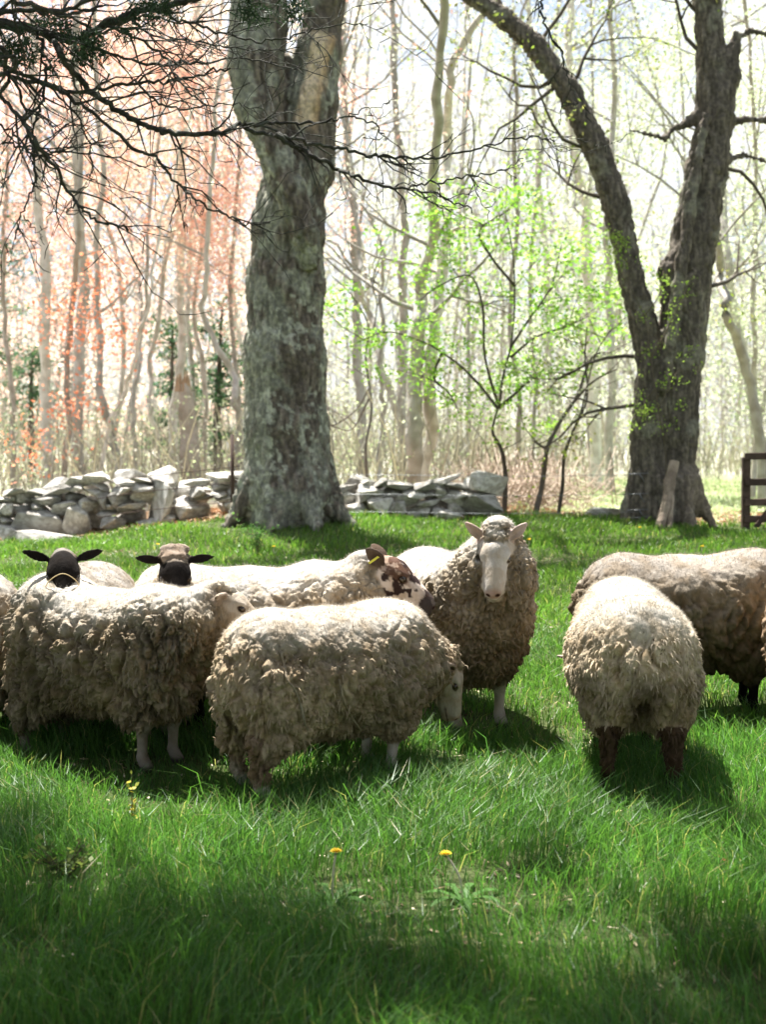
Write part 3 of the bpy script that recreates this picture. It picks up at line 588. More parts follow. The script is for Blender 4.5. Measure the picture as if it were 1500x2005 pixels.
    maple('tall maple with coral-red buds touching the thick trunk', 460, 26, [(410, 470, 60, 120, 2600), (430, 330, 60, 100, 2200), (380, 150, 120, 110, 3200), (240, 100, 120, 80, 2200), (200, 330, 80, 60, 1100), (450, 600, 25, 60, 400), (660, 180, 40, 120, 900), (675, 420, 30, 110, 500)], CORAL, 0, 902)
    maple('maple with small bright red leaf clusters low on its branches at the left', 120, 22, [(150, 640, 50, 35, 240), (120, 610, 50, 20, 180), (230, 660, 40, 15, 120), (150, 790, 20, 15, 60), (60, 860, 40, 20, 60), (200, 540, 20, 30, 120)], [(.80, .27, .16), (.75, .34, .24)], 0, 903)
    maple('maple with thin salmon buds over the left edge', 20, 26, [(60, 200, 120, 140, 3000), (30, 400, 90, 90, 1500), (130, 80, 130, 90, 2200), (120, 480, 70, 70, 900)], CORAL, 0, 904)
    maple('tree fresh with pale green leaflets above the arching stem', 1010, 26, [(1000, 60, 110, 60, 500), (1250, 250, 90, 110, 1100), (1290, 90, 80, 90, 900), (1160, 420, 60, 90, 500)], LIME, 0, 905)
    maple('tree hazy with yellow-green leaflets at the right edge', 1475, 24, [(1470, 150, 70, 120, 1500), (1480, 400, 60, 120, 1200), (1440, 620, 60, 80, 600), (1470, 780, 50, 50, 400)], LIME, 0, 906)
    # undergrowth and brush
    m_ = MB(); n = 5200; x = r.uniform(-1, 1, n); y = r.uniform(19.5, 46, n); x = x*(y*.3+4); k = ~((x > 1.7+(y-18)*.03) & (y < 31)); x, y = x[k], y[k]
    for a, b in zip(x, y):
        z = float(hgt(a, b)); h = r.uniform(.4, 1.7); d = r.normal(size=2)*.3*h; c = np.array((.50, .47, .42))*(.6+.8*r.random()); tube(m_, [(a, b, z), (a+d[0]*.4, b+d[1]*.4, z+h*.6), (a+d[0], b+d[1], z+h)], [.011, .009, .004], 3, c, cap=False)
    N = 60000; y = r.uniform(19, 46, N); x = r.uniform(-1, 1, N)*(y*.3+4); k = ~((x > 1.6+(y-18)*.03) & (y < 31)); x, y = x[k], y[k]; P = np.stack([x, y, hgt(x, y)+r.random(len(x))**1.8*1.7], 1); kk_ = fbm(P*.9, 3, 2) > .44
    leaves(m_, P[kk_], .055, [(.40, .47, .28), (.48, .51, .38), (.36, .43, .26), (.54, .52, .45)], 8)
    o = m_.build('undergrowth', M_leaf, smooth=False); tag(o, 'low brambles and budding brush on the woodland floor', 'undergrowth', kind='stuff')
    m_ = MB(); n = 620; cx_ = r.normal(wx(1040, 19.5), .45, n); yb = r.uniform(19, 21.5, n)
    for a, b in zip(cx_, yb):
        z = float(hgt(a, b))+r.uniform(0, .35); d = np.array((r.normal(), r.normal()*.4, abs(r.normal())*.5)); d = d/np.linalg.norm(d)*r.uniform(.3, .8); tube(m_, [(a, b, z), (a+d[0]*.6, b+d[1]*.6, z+d[2]+.06), (a+d[0], b+d[1], z+d[2]*.7)], [.008, .006, .003], 3, np.array((.46, .37, .30))*(.6+.7*r.random()), cap=False)
    o = m_.build('brush_pile', M_twig); tag(o, 'tangled heap of pale dead brush behind the boulder end of the tumbled wall', 'brush', kind='stuff')

# saplings between the big trees
def sapling(label, segs, Y, pal, n, sp, seed, rad=.035, zmin=None, lsize=.055, bark=(.10, .085, .07)):
    r = np.random.default_rng(seed); bx = float(vec(segs[0][0][0], 900, Y).x); bz = float(hgt(bx, Y)); t = empty('sapling', (bx, Y, bz)); tag(t, label, 'sapling'); inv = np.array(t.location); tp = []
    for k, s in enumerate(segs):
        P = [np.array(vec(a, b, Y+.22*math.sin(b*.02+k))) for a, b in s]
        if k == 0: P[0] = np.array((bx, Y, bz-.05))
        P = smoothpath(P, 5)-inv; m_ = MB(); tube(m_, P, np.linspace(rad*(1 if k == 0 else .5), .008, len(P)), 6, bark, rough=.15); 
        for q in range(3 if k else 2):
            i = int(r.integers(len(P)//3, len(P)-1)); LC[0] = bark; limbs(m_, P[i], (r.normal(), r.normal()*.8, .5), .85, .008, r, 1, tp, .05, 4, .2, 5, (2, 3))
        tp += list(P[len(P)//3:]); m_.build('trunk' if k == 0 else 'branch', M_twig, t)
    LC[0] = (.13, .112, .092); tp = np.array(tp); tp = tp[tp[:, 2] > (zmin or .9)]
    if n:
        nc = n//16; ctr = tp[r.integers(0, len(tp), nc)]+r.normal(size=(nc, 3))*sp; lp = ctr.repeat(16, 0)+r.normal(size=(nc*16, 3))*np.array([.10, .10, .035]); m_ = MB(); leaves(m_, lp, lsize, pal, seed, flat=.5); o = m_.build('leaves', M_leaf, t, smooth=False); o['kind'] = 'stuff'
sapling('bright green leafy sapling with a crooked stem behind the end of the tumbled wall', [[(988, 1000), (990, 930), (982, 880), (965, 845), (975, 800), (978, 790)], [(975, 800), (940, 755), (900, 715), (865, 690), (830, 670), (760, 650), (700, 670)], [(978, 800), (985, 740), (1000, 680), (1008, 600), (1005, 500), (990, 420)], [(978, 800), (1010, 770), (1040, 745), (1080, 730), (1120, 735)], [(1000, 680), (1040, 620), (1080, 560), (1100, 480)], [(975, 790), (950, 700), (945, 600), (920, 540), (860, 560), (820, 590)], [(865, 690), (850, 740), (880, 770), (900, 810)], [(1000, 700), (1050, 660), (1110, 640), (1150, 620)], [(1008, 560), (960, 500), (940, 450), (1000, 410)]],
    18.3, [(.20, .42, .05), (.26, .46, .07), (.34, .48, .10)], 9500, .13, 11, .04, zmin=.9)
sapling('thin bent sapling with a broken arm, the left one of two beside the forked tree', [[(1047, 1008), (1062, 950), (1072, 880), (1095, 830), (1130, 780), (1165, 745), (1210, 722)], [(1072, 880), (1055, 870), (1045, 864)], [(1130, 780), (1160, 700), (1200, 690)]], 18.0, LIME, 260, .12, 12, .042, bark=(.15, .13, .11))
sapling('thin dark sapling with a knotted stem just left of the forked tree', [[(1093, 1012), (1102, 950), (1105, 895), (1120, 850), (1150, 780), (1146, 700), (1150, 640)], [(1120, 850), (1140, 800), (1165, 700), (1200, 640)]], 17.7, LIME, 500, .14, 13, .028)
sapling('dark crooked sapling standing before the wood right of the thick trunk', [[(724, 985), (716, 880), (728, 800), (716, 700), (722, 640), (690, 580), (650, 540)], [(724, 700), (738, 600), (730, 560), (745, 520)], [(722, 760), (700, 800), (660, 830), (640, 835)], [(722, 780), (690, 840), (650, 835)]], 19.2, LIME, 0, .1, 14, .022, bark=(.17, .15, .13))

# ------------------------------------------------------------------ sheep
def rotm(yaw, pitch, roll=0):
    return np.array(Matrix.Rotation(yaw, 3, 'Z') @ Matrix.Rotation(-pitch, 3, 'Y') @ Matrix.Rotation(roll, 3, 'X'))
def sheep(label, pos, phi, sc=1., head=(.62, 0, .80), hy=0, hp=-25, hr=0, hs=1.12, face='white', leg='white', vox=.0067, ear=(-.25, .9, .1), earlen=.066,
          wtop=(.66, .62, .55), wside=(.50, .42, .31), body=(1, 1, 1), curl=1., seed=0, cap=True, fuzz=9000, legs=None, thigh=1., step=(0, 0, 0, 0), breech=0, ruff=1., dip=0, rise=0, wl=(.036, .6, .024, .030, .42, .009), wisps=0, capk=1., gap=0, cheek=0, earf=(.75, .1, -.38), capw=1, earw=1, rump=0, hkz=.18, tuft=None, bcol=(.11, .058, .030), group='sheep of the flock'):
    bl, bw, bh = body; W = 0; S = 1; pr = []
    def E(c, r, g=W, k=.07, rot=None, sub=False): pr.append(Ell(c, r, rot, g, k, sub))
    def K(a, b, ra, rb, g=W, k=.07, sub=False): pr.append(Cap(a, b, ra, rb, g, k, sub))
    E((-.34*bl, 0, .53*bh+rump), (.26, .275*bw, .285)); E((-.05*bl, 0, .50*bh-dip), (.44*bl, .305*bw, .31*bh)); E((.23*bl, 0, .53*bh+rise), (.25, .27*bw, .30))
    E((.34*bl, 0, .46*bh+rise), (.19, .21*bw, .26), k=.09)
    K((-.50*bl, 0, .50*bh), (-.54*bl, 0, .32*bh), .08, .06)                                        # tail and breech wool
    H = np.array(head, float); s0 = np.array([.36*bl, 0, .63*bh+rise]); Rm = rotm(R(hy), R(hp), R(hr))
    hx = Rm[:, 0]; nend = H-hx*.05*hs-Rm[:, 2]*.04
    mid = s0*.45+nend*.55+np.array([.015, 0, -.05])
    K(s0, mid, .20*ruff, .165*ruff, k=.09); K(mid, nend, .160*ruff, .092*min(ruff, 1.05), k=.06)
    for sgn in (1, -1):
        y = sgn*.125*bw
        E((-.37*bl, y, (.38+(hkz-.18)*.45)*bh), (.19*thigh, .13, .23-(hkz-.18)*.4), k=.07)
        K((-.38*bl, y*1.05, .32), (-.45*bl, y*1.08, hkz), .115*thigh, .082*thigh, k=.05)
        E((.26*bl, y*.95, .37*bh), (.12, .11, .21), k=.06)
    L = [(-.36, 1, step[0]), (-.36, -1, step[1]), (.28, 1, step[2]), (.28, -1, step[3])]
    for i, (x, sg, st) in enumerate(L):
        y = sg*.125*bw; x = x*bl
        if i < 2:
            hk = (x-.12+st*.5, y*1.08, .265); ft = (x-.085+st, y*1.1, .065)
            K((x-.04, y, .40), hk, .065, .038, S, .03); K(hk, ft, .032, .0235, S, .02); K(ft, (x-.05+st, y*1.1, .02), .027, .031, S, .012)
            if breech: K((x-.06, y, .36), hk, .07, .052, 3, .03); K(hk, (ft[0], ft[1], .10), .052, .040, 3, .02)
        else:
            kn = (x+.015+st*.5, y*.9, .225); ft = (x+.01+st, y*.9, .065)
            K((x, y*.9, .40), kn, .05, .036, S, .03); E((kn[0]+.006, kn[1], kn[2]), (.036, .033, .045), S, .02); K(kn, ft, .028, .023, S, .02); K(ft, (x+.04+st, y*.9, .02), .027, .031, S, .012)
    if breech == 2 or gap: E((-.60, 0, .27), (.16, .042, .13), k=.05, sub=True)
    def hl(p): return H+Rm@(np.array(p, float)*hs)
    if cheek: E(hl((.025, 0, -.040)), np.array([.058, .064, .050])*hs, W, .02, Rm)
    if cheek > 1: E(hl((.060, 0, -.062)), np.array([.062, .060, .042])*hs, W, .02, Rm); E(hl((.0, 0, -.01)), np.array([.045, .070, .062])*hs, W, .02, Rm)
    def HE(c, r, k=.02, rot=None, sub=False, g=2): pr.append(Ell(hl(c), np.array(r)*hs, Rm if rot is None else Rm@rot, g, k*hs, sub))
    def HK(a, b, ra, rb, k=.02, g=2): pr.append(Cap(hl(a), hl(b), ra*hs, rb*hs, g, k*hs))
    HE((.02, 0, -.005), (.075, .058, .062)); HK((.05, 0, .008), (.185, 0, -.018), .050, .033, .03); HK((.02, 0, -.045), (.165, 0, -.055), .046, .025, .03)
    for sg in (1, -1):
        HE((.045, sg*.03, -.03), (.055, .028, .045)); HE((.062, sg*.044, .026), (.027, .016, .014), .012)
        HE((.205, sg*.014, -.022), (.021, .018, .018), .012)
        HE((.076, sg*.064, .012), (.017, .011, .011), .006, sub=True)
        HE((.226, sg*.019, -.020), (.010, .006, .008), .005, sub=True)
    HE((.195, 0, -.048), (.030, .027, .019), .012); HE((.19, 0, -.066), (.026, .020, .012), .008)
    if cap:
        E(hl((-.045, 0, .030)), np.array([.052, .058*capw, .046/capw**.5])*hs*capk, W, .025, Rm); E(hl((.0, 0, .05)), np.array([.030, .044*capw, .024])*hs*capk, W, .015, Rm)
    for sg in (1, -1):
        u = np.array([ear[0], sg*ear[1], ear[2]], float); u /= np.linalg.norm(u)
        f = np.array([earf[0], sg*earf[1], earf[2]]); f -= u*(u@f); f /= np.linalg.norm(f); w = np.cross(u, f)
        rot = np.stack([u, w, f], 1); b = np.array([-.008, sg*.050, .022]); c0 = b+u*earlen*.92
        HE(c0-u*earlen*.15, (earlen*.78, .027*earw, .0105), .010, rot, g=4); HE(c0+u*earlen*.40, (earlen*.72, .0165*earw, .0085), .016, rot, g=4); HE(c0+f*.0125+u*.002, (earlen*.95, .0185*earw, .0125), .004, rot, sub=True, g=4)
    V, Q = netmesh(pr, vox)
    V = relax(V, Q, 1)
    def gd(sel, P): return np.min([p.d(P) for p in pr if not p.sub and p.g in sel], 0)
    dw = gd([0], V); dsk = gd([1], V); dh = gd([2], V); de = gd([4], V); db = gd([3], V) if breech else np.full(len(V), 9.)
    dw0 = dw; dw = np.minimum(dw, db+.004) if breech else dw; dbare = np.minimum(np.minimum(dsk, dh), de)
    ww = sstep(-.004, .014, dbare-dw+.002)                        # 1 = wool
    N = vnormals(V, Q)
    # fleece: folds, locks and small curls pushed in and out of the body surface
    P = V.astype(np.float32); warp = np.stack([fbm(P*7, seed+40+i)-.5 for i in range(3)], 1)
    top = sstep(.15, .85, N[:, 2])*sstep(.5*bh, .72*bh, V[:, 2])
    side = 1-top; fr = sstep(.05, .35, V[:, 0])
    st = np.array([1, 1, .42], np.float32)
    st = np.array([1, 1, wl[4]], np.float32); w2 = np.stack([fbm(P*19, seed+60+i)-.5 for i in range(3)], 1); f1, f2, _ = cell((P+warp*.12+w2*.03)*st/.095, seed+3); big = np.clip((f2-f1)*3.2, 0, 1)**.6
    f1, f2, ci = cell((P+warp*.07+w2*.035)*np.array([1, 1, wl[1]], np.float32)/wl[0], seed+9); med = np.clip((f2-f1)*2.2, 0, 1)**.6
    f1, f2, c2 = cell((P+warp*.02)*np.array([1, 1, .75], np.float32)/.0175, seed+15); sm = np.clip((f2-f1)*1.7, 0, 1)**.7
    lump = fbm(P*9, seed+21)-.5; patch = sstep(.35, .62, fbm(P*4.5, seed+77))
    amp = curl*(.10+.90*side)
    dsp = amp*(wl[3]*1.25*(big-.9)*(.1+.9*patch)+wl[2]*(med-.75)*(.35+.75*sstep(.3, .65, fbm(P*6, seed+88)))+wl[5]*(sm-.6)*(.4+1.2*sstep(.35, .65, fbm(P*8, seed+99))))+.02*lump+.004*(ci-.5)*side
    hd = sstep(.05, -.02, dh-dw)  # calmer near the face
    V = V+N*(dsp*ww*(1-.35*hd))[:, None]
    # fleece and skin colours; wool sides and one rump also hold painted shade
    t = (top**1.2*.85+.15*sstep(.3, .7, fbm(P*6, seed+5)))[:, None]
    wc = np.array(wside)*(1-t)+np.array(wtop)*t  # weathered tone from top to side, sides darkened further as painted shade
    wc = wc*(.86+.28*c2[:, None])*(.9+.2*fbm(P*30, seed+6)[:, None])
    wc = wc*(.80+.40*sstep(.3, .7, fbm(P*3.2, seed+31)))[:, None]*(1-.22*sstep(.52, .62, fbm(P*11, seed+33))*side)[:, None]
    dirt = sstep(.52, .36, V[:, 2]/bh)*(.35+.65*fbm(P*8, seed+8)); wc = wc*(1-.42*dirt[:, None]*np.array([.8, .9, 1.]))
    SK = dict(cream=(.40, .345, .28), white=(.50, .46, .41), black=(.014, .012, .011), brown=(.06, .038, .025), grey=(.26, .225, .19), mottled=(.5, .45, .4))
    q = ((V-H)@Rm)/hs; n1 = fbm(P*55, seed+50); n2 = fbm(P*22, seed+51)
    fc = np.broadcast_to(np.array(SK[face]), (len(V), 3)).copy()
    if face in ('white', 'cream'):
        fc *= (.9+.2*n1)[:, None]; pk = np.array([.42, .26, .22])
        m = sstep(.198, .222, q[:, 0])*sstep(-.046, -.036, q[:, 2]); fc = fc*(1-m[:, None]*.75)+pk*m[:, None]*.75
    if face == 'black':
        m = sstep(.12, .2, q[:, 0])*.5; fc = fc*(1-m[:, None])+np.array([.06, .06, .065])*m[:, None]; fc *= (.6+.8*n1)[:, None]
    if face == 'mottled':
        nm = fbm(P*34, seed+55, 3); a = sstep(.46, .52, nm+.10*sstep(.07, .02, np.abs(q[:, 0]-.06))-.10*sstep(.02, -.03, q[:, 2])*sstep(.15, .08, q[:, 0])+.02); m2 = sstep(.45, .6, fbm(P*14, seed+53))
        fc = np.array([.62, .52, .45])*(1-a[:, None])+np.array([.045, .03, .028])*a[:, None]; fc = fc*(1-.55*m2[:, None]*(q[:, 2] > 0)[:, None])+np.array([.17, .10, .07])*.55*m2[:, None]*(q[:, 2] > 0)[:, None]
        m = sstep(.15, .2, q[:, 0]); fc = fc*(1-m[:, None]*.8)+np.array([.07, .06, .06])*.8*m[:, None]
    for sg in (1, -1):
        e = np.sqrt((((q-np.array([.226, sg*.019, -.020]))/np.array([.014, .009, .009]))**2).sum(1)); m = sstep(1.35, .8, e)[:, None]; fc = fc*(1-m)+np.array([.04, .02, .018])*m
        e = np.sqrt((((q-np.array([.077, sg*.05, .012]))/np.array([.019, .03, .012]))**2).sum(1)); m = sstep(1.2, .85, e)[:, None]; fc = fc*(1-m)+np.array([.06, .035, .025])*m
    m = (sstep(.0042, .0018, np.abs(q[:, 2]+.0565-.10*np.maximum(.2-q[:, 0], 0)))*sstep(.13, .17, q[:, 0]))[:, None]; fc = fc*(1-.8*m)+np.array([.06, .03, .025])*.8*m
    ec = np.array(dict(cream=(.33, .27, .22), white=(.50, .40, .36), black=(.018, .015, .014), mottled=(.10, .075, .06), grey=(.4, .35, .3))[face])
    fc = np.where((de < dh)[:, None], ec*(.70+.6*n2)[:, None]*(.8+.2*sstep(.06, .10, np.abs(q[:, 1])))[:, None], fc)
    lc = np.array(SK[leg])*(.7+.5*n2)[:, None]*(.62+.38*sstep(.02, .12, V[:, 2]))[:, None]
    hoof = sstep(.035, .02, V[:, 2])[:, None]; lc = lc*(1-hoof)+np.array([.05, .04, .035])*hoof
    bc = np.array(bcol)*(.6+.8*n1)[:, None]
    bare = np.where((dsk < np.minimum(dh, de))[:, None], lc, fc); wc = np.where((db < dw0-.004)[:, None], bc*1.15, wc) if breech else wc
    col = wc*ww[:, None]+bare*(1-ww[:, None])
    if tuft is not None:
        m = (sstep(.11, .06, np.sqrt(((V-hl((-.02, 0, .05)))**2).sum(1)))*ww)[:, None]; col = col*(1-m)+np.array(tuft)*(.6+.8*n1)[:, None]*m; wc = wc*(1-m)+np.array(tuft)*m
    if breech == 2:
        m = sstep(.15, .03, np.sqrt((V[:, 1]/.9)**2+((V[:, 2]-.38)/1.2)**2))*sstep(-.35, -.5, V[:, 0]); m = (m*(.6+.5*n2))[:, None]; col = col*(1-.9*m)+np.array([.035, .02, .012])*.9*m; wc = wc*(1-.9*m)+np.array([.05, .03, .018])*.9*m  # shade round the tail dock, painted into the fleece colour
    root = empty('sheep', pos, phi); root.scale = (sc, sc, sc); tag(root, label, 'sheep', group)
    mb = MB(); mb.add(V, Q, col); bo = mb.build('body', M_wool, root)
    for sg in (1, -1):
        em = bmesh.new(); bmesh.ops.create_uvsphere(em, u_segments=12, v_segments=8, radius=.0145*hs); me = bpy.data.meshes.new('eye'); em.to_mesh(me); em.free(); me.materials.append(M_eye)
        for p_ in me.polygons: p_.use_smooth = True
        eo = bpy.data.objects.new('eye', me); C.objects.link(eo); eo.parent = root; eo.location = hl((.077, sg*.0475, .013))
    # loose fibres over the fleece
    if fuzz:
        N = vnormals(V, Q); r = np.random.default_rng(seed+5)
        fa = V[Q].mean(1); wq = ww[Q].min(1); idx = np.flatnonzero(wq > .9); 
        if len(idx):
            tp = top[Q[:, 0]][idx]; pw = .25+1.2*tp; pw /= pw.sum(); idx = idx[r.choice(len(idx), fuzz, p=pw)]
            a = fa[idx]+r.normal(size=(fuzz, 3))*vox*.4; n = N[Q[idx, 0]]; tt = top[Q[idx, 0]][:, None]
            d = n*(.75+.5*tt)+np.array([0, 0, -1.])*(1.0-.75*tt)*.8+r.normal(size=(fuzz, 3))*.45; d /= np.linalg.norm(d, axis=1)[:, None]
            w_ = np.cross(d, r.normal(size=(fuzz, 3))); w_ /= np.linalg.norm(w_, axis=1)[:, None]
            l = (.006+.012*r.random(fuzz))[:, None]; b = (.0006+.0008*r.random(fuzz))[:, None]
            T = np.stack([a-w_*b-d*.003, a+w_*b-d*.003, a+d*l], 1).reshape(-1, 3); cc = (wc[Q[idx, 0]]*(.95+.25*r.random(fuzz))[:, None]).repeat(3, 0)
            fb = MB()
        if wisps:
            sel = np.flatnonzero((wq > .9) & (top[Q[:, 0]] < .35)); sel = sel[r.integers(0, len(sel), wisps)]; a2 = fa[sel]; n2 = N[Q[sel, 0]]; dn = np.array([0, 0, -1.])-n2*(-n2[:, 2:3]); dn /= np.linalg.norm(dn, axis=1)[:, None]+1e-6
            sw = np.stack([fbm(a2*9, seed+70+i)-.5 for i in range(3)], 1)*3.2+r.normal(size=(wisps, 3))*.25; d1 = dn+sw+n2*.55; d1 /= np.linalg.norm(d1, axis=1)[:, None]; d2 = dn*1.1+sw*.5+n2*.1-d1*.2; d2 /= np.linalg.norm(d2, axis=1)[:, None]
            L2 = (.014+.030*r.random(wisps)**2)[:, None]; ws = np.cross(d1, n2); ws /= np.linalg.norm(ws, axis=1)[:, None]+1e-6; bw_ = (.0028+.0035*r.random(wisps))[:, None]; b0 = a2-n2*.004; p1 = b0+d1*L2*.6; p2_ = p1+d2*L2*.6
            T2 = np.stack([b0-ws*bw_, b0+ws*bw_, p1+ws*bw_*.8, p1-ws*bw_*.8, p2_], 1).reshape(-1, 3); k5 = np.arange(wisps)[:, None]*5; c5 = (wc[Q[sel, 0]]*(.85+.35*r.random(wisps))[:, None]).repeat(5, 0); b_ = fb.n
            fb.v.append(T2.astype(np.float32)); fb.f += [k5+np.array([[0, 1, 2, 3]])+b_, k5+np.array([[3, 2, 4]])+b_]; fb.c.append(c5.astype(np.float32)); fb.n += len(T2)
        fb.add(T, np.arange(3*fuzz).reshape(-1, 3), np.clip(cc, 0, .85)); fo = fb.build('fleece', M_fuzz, root); fo['kind'] = 'stuff'
    return root, hl, Rm, bo

def at(px, py, dz=0):
    p = ground(px, py); p.z += dz; return p
# front sheep: rump to the camera's left, head down at the right
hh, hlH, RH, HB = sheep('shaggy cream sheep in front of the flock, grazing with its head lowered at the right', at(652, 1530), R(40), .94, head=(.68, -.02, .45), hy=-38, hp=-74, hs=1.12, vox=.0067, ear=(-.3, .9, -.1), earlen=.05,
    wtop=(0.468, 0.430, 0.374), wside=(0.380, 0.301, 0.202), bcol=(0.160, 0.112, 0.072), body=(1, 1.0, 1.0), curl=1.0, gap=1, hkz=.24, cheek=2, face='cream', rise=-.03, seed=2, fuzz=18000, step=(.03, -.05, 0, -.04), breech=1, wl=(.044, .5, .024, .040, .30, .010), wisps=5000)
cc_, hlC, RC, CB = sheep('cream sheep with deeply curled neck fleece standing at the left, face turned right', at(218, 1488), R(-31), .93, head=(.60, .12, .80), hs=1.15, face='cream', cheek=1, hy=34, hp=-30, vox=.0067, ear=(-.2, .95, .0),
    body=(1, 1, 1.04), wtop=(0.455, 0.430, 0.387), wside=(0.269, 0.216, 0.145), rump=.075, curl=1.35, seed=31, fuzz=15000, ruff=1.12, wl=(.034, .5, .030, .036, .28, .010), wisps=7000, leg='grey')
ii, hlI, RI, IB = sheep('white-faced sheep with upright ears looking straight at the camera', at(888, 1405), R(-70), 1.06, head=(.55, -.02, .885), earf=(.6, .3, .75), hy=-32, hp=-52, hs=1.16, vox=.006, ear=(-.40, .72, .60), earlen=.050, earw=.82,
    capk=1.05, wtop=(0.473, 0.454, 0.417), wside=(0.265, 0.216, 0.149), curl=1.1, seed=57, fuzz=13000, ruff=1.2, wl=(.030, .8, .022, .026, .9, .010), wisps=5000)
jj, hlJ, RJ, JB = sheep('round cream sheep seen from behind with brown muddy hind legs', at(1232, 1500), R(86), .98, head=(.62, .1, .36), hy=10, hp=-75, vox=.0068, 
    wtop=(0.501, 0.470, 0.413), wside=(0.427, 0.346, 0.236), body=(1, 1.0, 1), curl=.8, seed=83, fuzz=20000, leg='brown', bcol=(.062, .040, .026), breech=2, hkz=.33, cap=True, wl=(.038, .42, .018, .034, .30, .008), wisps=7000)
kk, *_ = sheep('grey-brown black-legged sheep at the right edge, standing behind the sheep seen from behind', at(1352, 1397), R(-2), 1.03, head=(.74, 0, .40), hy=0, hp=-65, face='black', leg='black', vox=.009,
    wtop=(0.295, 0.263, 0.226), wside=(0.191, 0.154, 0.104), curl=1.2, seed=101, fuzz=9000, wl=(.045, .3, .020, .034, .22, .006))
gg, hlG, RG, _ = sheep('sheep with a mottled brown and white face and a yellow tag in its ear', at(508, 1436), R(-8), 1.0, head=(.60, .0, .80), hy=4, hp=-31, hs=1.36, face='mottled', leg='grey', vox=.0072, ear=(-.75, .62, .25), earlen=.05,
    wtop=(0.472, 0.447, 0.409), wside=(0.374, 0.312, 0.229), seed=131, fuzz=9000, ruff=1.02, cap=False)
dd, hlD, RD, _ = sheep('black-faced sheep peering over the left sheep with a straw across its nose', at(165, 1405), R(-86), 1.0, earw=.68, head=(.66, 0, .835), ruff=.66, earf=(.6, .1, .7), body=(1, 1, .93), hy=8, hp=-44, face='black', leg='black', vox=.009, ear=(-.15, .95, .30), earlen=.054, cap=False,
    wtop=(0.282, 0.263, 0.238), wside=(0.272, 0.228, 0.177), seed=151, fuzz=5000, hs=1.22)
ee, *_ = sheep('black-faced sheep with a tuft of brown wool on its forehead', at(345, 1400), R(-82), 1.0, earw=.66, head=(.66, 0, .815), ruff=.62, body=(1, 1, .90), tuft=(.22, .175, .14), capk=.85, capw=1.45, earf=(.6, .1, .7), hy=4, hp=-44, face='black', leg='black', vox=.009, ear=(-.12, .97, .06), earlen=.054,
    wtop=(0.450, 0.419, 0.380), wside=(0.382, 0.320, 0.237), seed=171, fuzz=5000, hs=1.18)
aa, *_ = sheep('pale sheep cut off by the left edge, only its rump showing', at(-180, 1440), R(172), 1.0, head=(.6, 0, .5), hp=-60, vox=.011, leg='black', face='black',
    wtop=(0.472, 0.447, 0.409), wside=(0.478, 0.410, 0.310), seed=191, fuzz=5000)
ll, *_ = sheep('tan sheep of which only a sliver of flank shows at the right edge', at(1722, 1430), R(5), .95, head=(.6, 0, .5), hp=-60, vox=.015, leg='white',
    wtop=(0.317, 0.248, 0.179), wside=(0.398, 0.287, 0.191), seed=211, fuzz=2000)

# ------------------------------------------------------------------ grass, blade by blade
def bare(x, y):                                                       # thin spots where straw and soil show
    P = np.stack([x*1.1, y*1.6, 0*x], 1); b = sstep(.64, .76, fbm(P, 201, 3))*.6
    for (px, py, rx, ry) in BARE: 
        c = ground(px, py); b = np.maximum(b, .9*np.exp(-(((x-c.x)/rx)**2+((y-c.y)/ry)**2)))
    return b
BARE = [(652, 1752, .10, .15), (900, 1752, .12, .15), (960, 1720, .22, .10), (840, 1790, .5, .12), (120, 1740, .2, .1), (690, 1740, .16, .08), (890, 1490, .22, .12), (1240, 1600, .22, .1), (1260, 1055, .45, .25), (1120, 1100, .5, .25), (1180, 1850, .5, .1), (60, 1880, .2, .1)]
def blades(x, y, L, W, seed, cols, lean=.45, seg=2):
    r = np.random.default_rng(seed); n = len(x); z = hgt(x, y); B = np.stack([x, y, z-.01], 1)
    P = np.stack([x, y, 0*x], 1); wa = fbm(P*1.4, 7, 2)*9+r.normal(size=n)*1.4; ln = np.abs(lean*(.35+.9*r.random(n)))+.25*fbm(P*3, 17, 2)
    d = np.stack([np.cos(wa), np.sin(wa), 0*wa], 1); f = r.uniform(0, 6.28, n); w = np.stack([np.cos(f), np.sin(f), 0*f], 1)*(W/2)[:, None]
    up = np.array([0, 0, 1.]); p1 = B+(up*.52+d*(ln*.28)[:, None])*L[:, None]; p2 = B+(up*(.95-.35*ln)[:, None]+d*(ln*1.0)[:, None])*L[:, None]
    V = np.stack([B-w, B+w, p1+w*.8, p1-w*.8, p2], 1).reshape(-1, 3); k = np.arange(n)[:, None]*5
    ci = cols[r.integers(0, len(cols), n)]*(.75+.5*r.random(n))[:, None]*(.8+.4*fbm(P*1.7, 23, 2))[:, None]
    dry = (r.random(n) < .035)[:, None]; ci = np.where(dry, np.array([.38, .33, .16]), ci)
    return V, k+np.array([[0, 1, 2, 3]]), k+np.array([[3, 2, 4]]), ci.repeat(5, 0)
GC = np.array([(.085, .180, .040), (.105, .212, .045), (.066, .150, .038), (.130, .230, .060), (.085, .185, .058)])*.84
m_ = MB()
